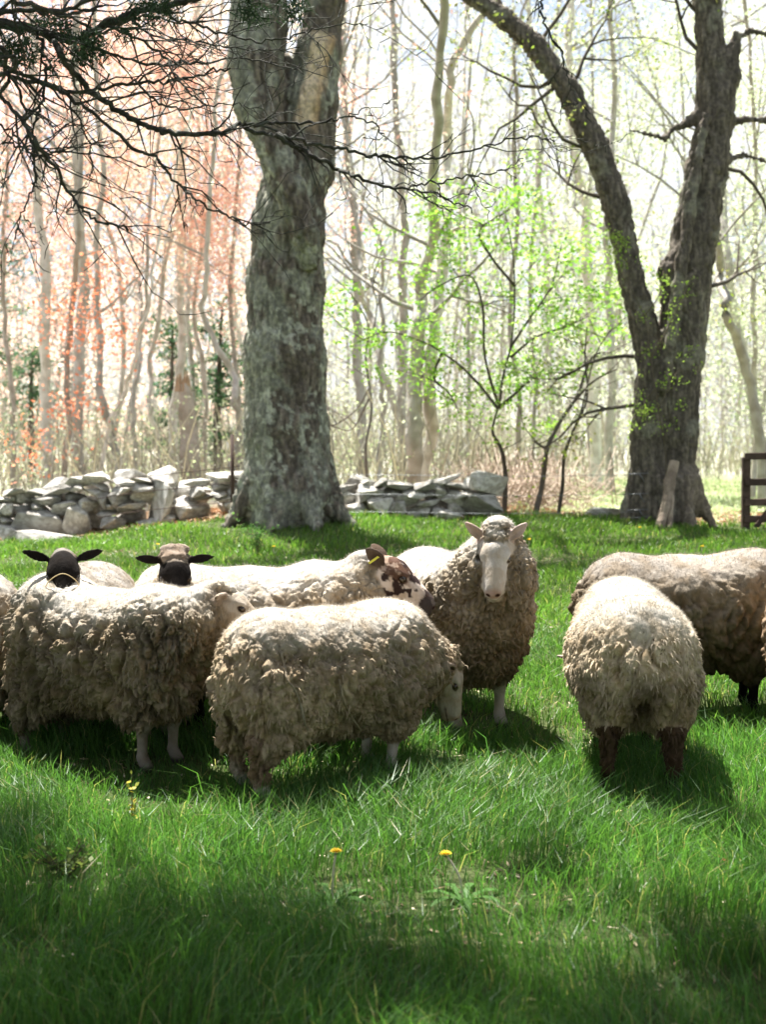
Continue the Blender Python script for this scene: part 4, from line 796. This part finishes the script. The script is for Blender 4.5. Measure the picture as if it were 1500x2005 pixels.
for (y0, y1, dens, Lr, Wr, sd_) in ((2.6, 4.6, 6400, (.08, .22), (.0020, .0044), 1), (4.6, 6.8, 5200, (.08, .21), (.0024, .0048), 2), (6.8, 9.5, 2700, (.07, .17), (.0035, .0065), 3), (9.5, 13, 1500, (.07, .15), (.005, .009), 4), (13, 17.6, 900, (.06, .13), (.007, .012), 5)):
    r = np.random.default_rng(sd_); hw = y1*.30+.5; n = int((y1-y0)*2*hw*dens); x = r.uniform(-hw, hw, n); y = r.uniform(y0, y1, n); k = np.abs(x) < y*.285+.55
    k &= y < edge_y(x)+.12*r.normal(size=n)
    x, y = x[k], y[k]; b = bare(x, y); k = r.random(len(x)) > b*.85; x, y, b = x[k], y[k], b[k]; n = len(x)
    cl = fbm(np.stack([x*2.2, y*2.2, 0*x], 1), 5, 3); L = (Lr[0]+(Lr[1]-Lr[0])*r.random(n)**1.5)*(.55+.95*cl)*(1-.55*b); W = r.uniform(*Wr, n)
    V, q, t, c = blades(x, y, L, W, sd_+50, GC*(np.array((1.35, 1.12, .95)) if sd_ > 3 else np.array((1.15, 1.05, 1.)) if sd_ == 3 else 1)); base = m_.n; m_.v.append(V.astype(np.float32)); m_.f += [q+base, t+base]; m_.c.append(c.astype(np.float32)); m_.n += len(V)
    if y1 < 8:                                                         # a few tall broad blades standing out
        n = int(len(x)*.007); i = r.integers(0, len(x), n); V, q, t, c = blades(x[i], y[i], r.uniform(.18, .30, n), r.uniform(.0035, .006, n), sd_+90, GC*1.15, lean=.75); base = m_.n; m_.v.append(V.astype(np.float32)); m_.f += [q+base, t+base]; m_.c.append(c.astype(np.float32)); m_.n += len(V)
o = m_.build('grass', M_grass, smooth=False); tag(o, 'lush green meadow grass all round the flock', 'grass', kind='stuff')
r = np.random.default_rng(61); n = 16000; x = r.uniform(wx(960, 18), 10, n); y = r.uniform(17.7, 31, n); k = (x > 1.7+(y-18)*.02) ; x, y = x[k], y[k]; n = len(x)
V, q, t, c = blades(x, y, r.uniform(.05, .12, n), r.uniform(.015, .03, n), 62, np.array([(.36, .45, .22), (.42, .48, .26), (.48, .48, .34)])); m_ = MB(); m_.v.append(V.astype(np.float32)); m_.f += [q, t]; m_.c.append(c.astype(np.float32)); m_.n = len(V)
o = m_.build('pale_field_grass', M_leaf, smooth=False); tag(o, 'short pale sunlit grass of the clearing behind the forked tree', 'grass', kind='stuff')
# straw and dead bits lying between the blades
r = np.random.default_rng(63); n = 30000; x = r.uniform(-3, 3, n)*1.0; y = r.uniform(2.8, 15, n); b = bare(x, y); k = (np.abs(x) < y*.29+.4) & (r.random(n) < .06+b*.8); P = np.stack([x, y, hgt(x, y)+.006+.015*r.random(n)], 1)[k]
m_ = MB(); leaves(m_, P, .035, [(.48, .38, .24), (.36, .27, .16), (.58, .50, .36), (.25, .17, .10)], 64, flat=.7, asp=.3); o = m_.build('dead_grass', M_litter, smooth=False); tag(o, 'straw and dead bits lying between the grass blades', 'dead grass', kind='stuff')

# ------------------------------------------------------------------ small plants
def petals(mb, c, n, rad, lift, size, cols, seed, parent_inv):
    r = np.random.default_rng(seed)
    for k in range(n):
        a = k*2.4; u = (k/n)**.5; d = np.array((math.cos(a), math.sin(a), 0)); t = np.array((-math.sin(a), math.cos(a), 0)); b = np.array(c)+d*rad*.2*u; e = np.array(c)+d*rad*(.35+.65*u)+np.array((0, 0, lift*(1.1-u)))
        mb.add(np.array([b-t*size, b+t*size, e+t*size*.8, e-t*size*.8]), [[0, 1, 2, 3]], np.array(cols[k % len(cols)]))
def dandelion(label, top, base, head=.019, seed=0, tilt=(0, 0)):
    b = ground(*base); Y = b.y; tp = vec(top[0], top[1], Y-.02); t = empty('dandelion', tuple(b)); tag(t, label, 'dandelion', 'dandelions in the grass'); 
    P = smoothpath([(0, 0, -.01), ((tp.x-b.x)*.25, 0, (tp.z-b.z)*.5), tuple(tp-b)], 6); m_ = MB(); tube(m_, P, np.linspace(.0042, .0034, len(P)), 6, (.62, .54, .42)); m_.build('stem', M_twig, t)
    m_ = MB(); petals(m_, P[-1], 60, head, head*.55, head*.10, [(.85, .62, .03), (.88, .70, .06), (.80, .50, .02)], seed, None); m_.build('flower_head', M_flower, t, smooth=False)
    m_ = MB(); petals(m_, P[-1]-np.array((0, 0, .006)), 12, head*.55, -.006, head*.14, [(.10, .20, .05)], seed, None); m_.build('sepals', M_flower, t, smooth=False)
    m_ = MB()
    for k in range(7):
        a = k*.93+seed; d = np.array((math.cos(a), math.sin(a), 0)); s_ = np.array((-d[1], d[0], 0)); pr_ = [(0, .006), (.04, .012), (.07, .009), (.09, .016), (.12, .010), (.15, .001)]
        V = []; 
        for u, w in pr_: V += [d*u+s_*w+np.array((0, 0, .03*math.sin(u*18))), d*u-s_*w+np.array((0, 0, .03*math.sin(u*18)))]
        m_.add(V, [[2*i, 2*i+1, 2*i+3, 2*i+2] for i in range(5)], (.10, .22, .05))
    m_.build('leaf_rosette', M_leaf, t); return t
dandelion('yellow dandelion on an upright stem in the foreground grass, the left of two', (658, 1667), (650, 1765), .021, 1)
dandelion('yellow dandelion on a bent stem in the foreground grass, the right of two', (873, 1672), (908, 1765), .021, 2)
for k, (px, py, l) in enumerate(((1036, 1068, 'tiny yellow dandelion in the grass just right of the white-faced sheep'), (308, 1078, 'tiny yellow dandelion in the grass behind the black-faced sheep with the brown tuft'), (1375, 1082, 'tiny yellow dandelion in the grass behind the grey-brown sheep'), (1253, 1043, 'tiny yellow dandelion in front of the forked tree'), (535, 1083, 'tiny yellow dandelion in the grass beside the weedy bush'), (606, 1021, 'tiny yellow dandelion at the foot of the thick trunk'))):
    b = ground(px, py+8); t = empty('dandelion', tuple(b)); tag(t, l, 'dandelion', 'dandelions in the grass'); m_ = MB(); tube(m_, [(0, 0, 0), (.004, 0, .10)], .003, 4, (.40, .36, .24)); m_.build('stem', M_twig, t); m_ = MB(); petals(m_, (.004, 0, .10), 24, .024, .012, .0045, [(.85, .64, .03)], 1, None); m_.build('flower_head', M_flower, t, smooth=False)
def weed(name, label, base, h, nst, nl, spread, ls, pal, seed, cat='plant', stemc=(.10, .08, .05)):
    r = np.random.default_rng(seed); b = ground(*base); t = empty(name, tuple(b)); tag(t, label, cat); m_ = MB(); tp = []
    for k in range(nst):
        a = r.uniform(0, 6.28); s_ = spread*(.3+.7*r.random())*(nst > 1); P = smoothpath([(0, 0, -.01), (math.cos(a)*s_*.3, math.sin(a)*s_*.3, h*.5), (math.cos(a)*s_, math.sin(a)*s_, h*(.7+.4*r.random()))], 5); tube(m_, P, np.linspace(.003, .001, len(P)), 5, stemc); tp += list(P[3:])
    m_.build('stem', M_twig, t); tp = np.array(tp); lp = tp[r.integers(0, len(tp), nl)]+r.normal(size=(nl, 3))*ls*.5; m_ = MB(); leaves(m_, lp, ls, pal, seed, flat=.3, asp=.7); m_.build('leaves', M_leaf, t, smooth=False)
weed('seedling', 'small yellow-leaved seedling standing in the grass before the left sheep', (258, 1625), .21, 1, 20, .0, .026, [(.52, .46, .06), (.40, .42, .08), (.48, .34, .08)], 3, 'seedling')
weed('low_shrub', 'low dark leafy shrub in the foreground grass at the left', (128, 1738), .13, 16, 230, .15, .022, [(.10, .15, .04), (.16, .20, .05), (.06, .09, .03)], 4, 'shrub')
weed('weed_bush', 'tall feathery green weed in the grass below the thick trunk', (505, 1085), .34, 9, 260, .26, .028, [(.10, .22, .06), (.14, .26, .07)], 5, 'weed')
weed('wilted_stalk', 'small withered orange-brown stalk in the grass at the lower right', (1412, 1735), .10, 1, 7, 0, .018, [(.45, .18, .08), (.35, .20, .10)], 6, 'stalk', (.40, .28, .18))
bb = ground(1312, 1022); o = bpy.data.objects.new('bottle_scrap', SM[5]); m2 = MB(); tube(m2, [(0, 0, 0), (.03, 0, .0), (.07, 0, .005), (.085, 0, .01)], [.02, .032, .03, .012], 10, (.8, .8, .82)); bpy.data.objects.remove(o); o = m2.build('plastic_scrap', M_flower, loc=tuple(bb+Vector((0, -.2, .06)))); tag(o, 'small crumpled white scrap at the foot of the forked tree', 'scrap')

# ------------------------------------------------------------------ cedar whose dead lower boughs hang into the picture
ct = empty('cedar_tree', (-3.0, 6.4, float(hgt(-3, 6.4)))); tag(ct, 'dark cedar whose bare twiggy boughs hang across the top left of the picture', 'cedar tree'); inv = np.array(ct.location)
m_ = MB(); tube(m_, smoothpath([(0, 0, -.1), (.05, 0, 1.5), (-.05, .05, 3.5), (.0, 0, 5.5), (.05, 0, 8.5)], 5), np.linspace(.26, .10, 21), 12, rough=.2); m_.build('trunk', M_cedar, ct)
r = np.random.default_rng(21)
def bough(pts, Y, w0, w1, ntw, seed, name='bough', tl=.36, Y1=None, attach=None, cut=0):
    r = np.random.default_rng(seed); n = len(pts); P = [np.array(vec(a, b, Y+((Y1 or Y)-Y)*i/(n-1)+.05*r.normal())) for i, (a, b) in enumerate(pts)]
    if attach is not None: P = [np.array(attach)]+P
    P = smoothpath(P, 6); P = P+r.normal(size=P.shape)*.0045; m_ = MB(); rad = np.linspace(w0, w1, len(P))*Y/F/2; rad *= (1+.25*(r.random(len(P))-.5)); tube(m_, P-inv, rad, 7, cap=False)
    D = np.gradient(P, axis=0)
    for k in range(ntw):
        i = int(r.integers(3, len(P)-1)); d = D[i]/np.linalg.norm(D[i]); s_ = np.cross(d, (0, 1, 0))*r.choice([-1, 1], p=[.5, .5])+np.array((0, .5*r.normal(), -.12)); nd = d*.75+s_*.6
        L = tl*(.35+.9*r.random()); q = P[i].copy(); T = [q.copy()]; ns = 6
        for z in range(ns):
            nd = nd+r.normal(size=3)*np.array((.22, .12, .22))+d*.12; nd /= np.linalg.norm(nd); q = q+nd*L/ns; T.append(q.copy())
            if r.random() < .4:
                e = nd+r.normal(size=3)*.7; e /= np.linalg.norm(e); l2 = L*.28*(.4+r.random()); tube(m_, [q-inv, q+e*l2*.5-inv+r.normal(size=3)*.006, q+e*l2-inv+np.array((0, 0, .015*r.normal()))], [.0021, .0017, .0009], 4, cap=False)
        tube(m_, np.array(T)-inv, np.linspace(min(.0045, rad[i]*.7), .0012, ns+1), 5, cap=False)
    m_.build(name, M_cedar, ct); return P
TR = lambda z: (-3.0, 6.4, z)
bough([(-140, 10), (-50, 35), (40, 52), (110, 72), (150, 78), (210, 48), (260, 26), (310, 14), (380, -4), (450, -30)], 5.4, 24, 11, 10, 1, attach=TR(3.0))
bough([(-90, 40), (-20, 30), (60, 20), (130, 30), (200, 10)], 5.2, 14, 5, 7, 2, attach=TR(3.2))
bough([(100, 74), (118, 105), (150, 150), (200, 195), (245, 225), (290, 248), (340, 262), (400, 263), (440, 258), (466, 244)], 5.3, 13, 9, 14, 3)
bough([(466, 244), (500, 242), (560, 240), (610, 240), (650, 236), (680, 228), (720, 236), (745, 254), (758, 275)], 5.3, 7, 2.5, 6, 4)
bough([(680, 228), (715, 212), (745, 206), (770, 195)], 5.3, 3, 1.2, 2, 5, tl=.15)
bough([(470, 248), (520, 262), (560, 268), (610, 280), (660, 290), (710, 300), (760, 306), (830, 310), (880, 303), (940, 290), (1000, 273), (1060, 270), (1085, 274)], 5.3, 9, 2.5, 16, 6, tl=.22)
bough([(1060, 270), (1100, 288), (1140, 294), (1165, 300)], 5.3, 2.4, 1, 3, 7, tl=.12)
bough([(540, 268), (590, 292), (625, 312), (660, 332), (700, 348), (760, 366), (800, 371), (850, 378), (890, 396), (925, 410)], 5.25, 10, 2.5, 12, 8, tl=.2)
bough([(800, 368), (850, 358), (905, 348), (960, 338), (1000, 326), (1028, 306)], 5.25, 5, 1.5, 8, 9, tl=.16)
bough([(-60, 110), (0, 128), (50, 148), (110, 172), (160, 182), (220, 170), (280, 160), (340, 158), (400, 142), (450, 134)], 5.6, 11, 4, 14, 10, attach=TR(2.9))
bough([(-70, 90), (20, 150), (90, 165), (150, 200), (200, 235), (260, 290), (308, 310), (320, 330), (360, 372), (400, 400), (450, 425), (490, 440), (524, 438)], 5.1, 10, 3, 16, 11, attach=TR(2.9))
bough([(350, 360), (345, 395), (335, 430), (330, 455)], 5.1, 4, 1.5, 2, 12, tl=.12)
bough([(358, 366), (370, 395), (392, 424)], 5.1, 3, 1.2, 2, 13, tl=.1)
bough([(-50, 150), (0, 190), (40, 232), (70, 280), (110, 330), (130, 372), (160, 408), (200, 436), (248, 446)], 4.9, 10, 5, 12, 14, attach=TR(2.8))
bough([(-40, 120), (20, 150), (45, 210), (60, 270), (68, 340), (58, 380), (42, 420), (26, 470)], 5.0, 8, 2.5, 12, 15, attach=TR(2.8))
bough([(42, 420), (65, 445), (80, 465)], 5.0, 3, 1.2, 2, 16, tl=.1)
bough([(75, 60), (85, 110), (90, 160), (80, 210), (65, 250), (72, 300), (110, 340)], 5.2, 8, 2.5, 9, 17)
bough([(150, 80), (230, 110), (310, 128), (400, 122), (470, 112), (540, 126), (590, 140)], 5.6, 7, 2, 14, 18)
bough([(200, 50), (260, 70), (320, 110), (360, 170), (400, 205), (440, 240)], 5.5, 7, 2, 12, 19)
bough([(300, 15), (360, 40), (430, 62), (500, 78), (560, 75), (610, 60), (680, 44), (720, 48)], 5.6, 6, 2, 12, 20)
bough([(240, 26), (300, 70), (380, 80), (450, 92), (520, 100), (590, 92)], 5.8, 5, 1.8, 12, 21)
bough([(0, 280), (60, 290), (120, 300), (200, 305), (260, 318), (330, 330)], 5.4, 5, 2, 10, 22)
bough([(90, 165), (140, 215), (170, 270), (180, 320), (172, 345)], 5.3, 5, 1.6, 7, 23)
bough([(-40, 230), (20, 255), (60, 300), (100, 300), (150, 240)], 5.0, 6, 2, 10, 24)
bough([(260, 160), (310, 200), (360, 215), (420, 205), (470, 205), (520, 215)], 5.7, 5, 1.6, 10, 25)
bough([(-60, -20), (30, 5), (120, 20), (200, -10)], 5.0, 12, 8, 8, 26, attach=TR(3.4))
bough([(120, 20), (200, 60), (280, 30), (350, 45), (420, 30), (500, 5)], 5.9, 6, 2, 12, 27)
bough([(1040, -70), (1058, -10), (1064, 30), (1080, 75), (1098, 100), (1108, 140), (1122, 175), (1132, 205)], 4.8, 6, 1.6, 10, 28, tl=.11)
# green needle sprays, and the living crown above the picture
def sprays(ctrs, n, sp, size, seed, name):
    r = np.random.default_rng(seed); m_ = MB()
    for c in ctrs:
        k = n; o_ = np.array(c)+r.normal(size=(k, 3))*sp; d = r.normal(size=(k, 3)); d[:, 2] -= .35; d /= np.linalg.norm(d, axis=1)[:, None]; w = np.cross(d, r.normal(size=(k, 3))); w /= np.linalg.norm(w, axis=1)[:, None]
        L = size*(.5+r.random(k))[:, None]; b = L*.055; V = np.stack([o_-w*b, o_+w*b, o_+d*L], 1).reshape(-1, 3)-inv; m_.add(V, np.arange(3*k).reshape(-1, 3), np.array([(.035, .065, .028)])*(.6+.8*r.random(k)).repeat(3)[:, None])
    o = m_.build(name, M_cedleaf, ct, smooth=False); o['kind'] = 'stuff'
cs = [vec(a+r.normal()*9, b+r.normal()*8, 5.3+.1*r.normal()) for a, b in ((35, 95), (20, 105), (60, 100), (88, 42), (95, 50), (150, 78), (160, 92), (175, 100), (190, 80), (285, 20), (300, 8), (320, 14), (270, 30), (500, 22), (490, 10), (575, 30), (568, 18), (15, 60), (170, 110), (130, 60), (250, 60), (110, 120))]
sprays(cs, 110, .028, .05, 3, 'needle_spray')
# the crown above the frame; it shades the near grass
m_ = MB(); cl = []; r = np.random.default_rng(34)
def shade_clump(gx, gy, rad, z):      # a bough cluster hanging at height z whose shade falls near (gx, gy)
    k = z/TOSUN.z; return (gx+TOSUN.x*k, gy+TOSUN.y*k, z, rad)
for gx, gy, rad, z in ((-1.0, 3.3, .45, 5.0), (-.4, 3.5, .40, 5.2), (.1, 3.7, .34, 5.0), (.7, 3.4, .45, 5.3), (1.1, 3.8, .30, 5.1), (-.15, 4.0, .20, 4.7), (.95, 4.05, .18, 4.9), (-1.35, 4.3, .40, 4.8), (-1.5, 5.1, .3, 4.8), (1.4, 4.5, .2, 5.2), (.45, 2.9, .4, 5.2), (-.2, 2.8, .45, 5.0), (1.5, 3.2, .4, 5.2), (-1.7, 3.7, .5, 5.0), (.55, 4.75, .16, 4.9), (1.25, 5.3, .22, 5.0), (-.75, 3.95, .18, 4.8)):
    cl.append(shade_clump(gx, gy, rad, z))
for (x, y, z, rad) in cl:
    a = np.array((-3.0, 6.4, z+.5)); b = np.array((x, y, z)); mid = (a+b)/2+np.array((0, 0, .25)); m_ = MB(); tube(m_, smoothpath([a, mid, b], 6)-inv, np.linspace(.035, .008, 13), 6, cap=False); m_.build('bough', M_cedar, ct)
pts = []
for (x, y, z, rad) in cl:
    n = int(170*(rad/.35)**2); n = int(n*1.15); q = r.normal(size=(n, 3)); q /= np.linalg.norm(q, axis=1)[:, None]; q *= (r.random(n)**.5)[:, None]*rad*1.1; q[:, 2] *= .35; pts += list(q+np.array((x, y, z)))
sprays(pts, 16, .035, .10, 5, 'foliage')


def sky_block_foliage(parent, boxes, n, seed):  # unseen cedar foliage, added out of frame to block sky light
    r = np.random.default_rng(seed); iv = np.array(parent.location); m_ = MB(); P = []
    for (cx_, cy_, cz_, rx, ry, rz, k) in boxes:
        q = r.normal(size=(k, 3)); q /= np.linalg.norm(q, axis=1)[:, None]; P.append(np.array((cx_, cy_, cz_))+q*(r.random(k)**.4)[:, None]*np.array((rx, ry, rz)))
    P = np.concatenate(P); P = P.repeat(n, 0)+r.normal(size=(len(P)*n, 3))*np.array((.22, .22, .10)); leaves(m_, P-iv, .24, [(.035, .065, .03), (.045, .075, .03), (.03, .05, .025)], seed, asp=.3); o = m_.build('crown', M_cedleaf, parent, smooth=False); o['kind'] = 'stuff'
sky_block_foliage(ct, [(-4.2, 3.5, 6.2, 2.2, 2.4, 2.4, 260), (-3.5, .5, 6.0, 2.6, 2.2, 2.6, 300), (-3.4, 6.5, 9.0, 2.0, 2.0, 3.0, 200)], 14, 71)  # crown extended out of view to cut sky fill on camera-facing flanks
c2 = empty('cedar_tree', (1.2, -3.2, float(hgt(1.2, -3.2)))); tag(c2, 'unseen second cedar added behind the camera to hold sky light off the flock', 'cedar tree')  # added tree, never in view; darkens the sky behind the camera
m_ = MB(); tube(m_, [(0, 0, -.1), (.05, 0, 3), (0, .1, 6), (0, 0, 10)], [.3, .24, .16, .05], 10, rough=.2); m_.build('trunk', M_cedar, c2)
sky_block_foliage(c2, [(1.2, -3.0, 5.2, 4.2, 3.4, 2.6, 700), (1.4, -3.2, 8.4, 2.6, 2.6, 2.4, 300), (3.6, .3, 5.6, 2.2, 2.0, 1.8, 260), (-2.0, -3.5, 4.2, 2.6, 2.2, 2.6, 320), (4.6, -3.0, 3.6, 2.4, 2.4, 2.6, 300)], 14, 72)

# ------------------------------------------------------------------ things carried in the fleece and on the ears
def place(root, lp): 
    return np.array(lp)
t_ = MB(); u = np.array([-.75, -.62, .25]); u /= np.linalg.norm(u); b = np.array([-.008, -.050, .022])+u*.055; a0 = hlG(b+np.array([.012, -.012, .006])); a1 = hlG(b+np.array([-.004, -.020, -.030])); a2 = hlG(b+np.array([.004, -.022, -.030])); a3 = hlG(b+np.array([.020, -.014, .006])); n_ = RG@np.array([.2, -1, 0])*.003
t_.add([a0, a3, a2, a1, a0+n_, a3+n_, a2+n_, a1+n_], [[3, 2, 1, 0], [4, 5, 6, 7], [0, 1, 5, 4], [1, 2, 6, 5], [2, 3, 7, 6], [3, 0, 4, 7]]); t_.build('ear_tag', M_tag, gg, smooth=False)
# straw lying across the black-faced sheep's nose
P = smoothpath([hlD((.135, -.070, .0)), hlD((.115, -.050, .040)), hlD((.100, 0, .064)), hlD((.115, .048, .040)), hlD((.135, .066, .0))], 6); P = np.array([np.array(dd.matrix_basis@Vector(p)) for p in P]); m_ = MB(); tube(m_, P, .0022, 5); o = m_.build('straw_stalk', M_straw); tag(o, 'thin curved straw lying over the nose of the left black-faced sheep', 'straw')
bpy.context.view_layer.update()
def strand(root, pts, w, name='wool_strand', col=(.50, .42, .30)):
    """twisted hank of loose wool hanging on the flank; points given as picture positions with distance"""
    iv = root.matrix_world.inverted(); P = smoothpath([iv@vec(a, b, Y) for a, b, Y in pts], 6); m_ = MB(); r = np.random.default_rng(len(P))
    for k in range(4): Q_ = P+np.stack([np.sin(np.arange(len(P))*.9+k*1.6), np.cos(np.arange(len(P))*.9+k*1.6), 0*np.arange(len(P))], 1)*w*.5; tube(m_, Q_, np.linspace(w*.55, w*.2, len(P)), 5, np.array(col)*(.8+.4*r.random()))
    return m_.build(name, M_wool, root)
def surf_Y(root, body, px, py, back=.006):
    """distance of the fleece surface along the sight line through a picture point"""
    iv = body.matrix_world.inverted(); o = iv@cam.location; d = (iv.to_3x3()@(vec(px, py, 6)-cam.location)).normalized(); hit, loc, *_ = body.ray_cast(o, d)
    return (body.matrix_world@loc).y-back if hit else None
def on(root, body, pts, w, **k):
    q = []
    for a, b in pts:
        Y = surf_Y(root, body, a, b); q.append((a, b, Y if Y else (q[-1][2] if q else 6.0)))
    return strand(root, q, w, **k)
on(hh, HB, [(548, 1275), (556, 1300), (562, 1330), (578, 1352), (590, 1385), (598, 1420), (612, 1446)], .0065, col=(.34, .29, .22))
on(hh, HB, [(664, 1330), (672, 1370), (686, 1400), (704, 1428), (711, 1448), (703, 1470)], .006, col=(.30, .25, .18))
def burrs(root, body, areas, n, seed, label=None):
    r = np.random.default_rng(seed); P = []; iv = body.matrix_world.inverted()
    for (a, b, rx, ry) in areas:
        for k in range(n):
            x, y = a+r.normal()*rx, b+r.normal()*ry; o = iv@cam.location; d = (iv.to_3x3()@(vec(x, y, 6)-cam.location)).normalized(); h, loc, nn, _ = body.ray_cast(o, d)
            if h: P.append(np.array(loc)+np.array(nn)*.004)
    m_ = MB(); leaves(m_, P, .012, [(.06, .04, .025), (.12, .08, .05), (.2, .13, .08)], seed, asp=.45); o = m_.build('burrs', M_litter, root, smooth=False); o['kind'] = 'stuff'
burrs(hh, HB, [(710, 1225, 12, 14), (742, 1290, 20, 40), (690, 1290, 18, 40), (640, 1330, 30, 60), (890, 1265, 10, 15), (760, 1400, 20, 30)], 14, 4)
burrs(cc_, CB, [(82, 1172, 6, 6), (105, 1272, 7, 8), (300, 1300, 60, 60)], 12, 5)
burrs(jj, JB, [(1290, 1260, 10, 8), (1240, 1290, 60, 60)], 12, 6)
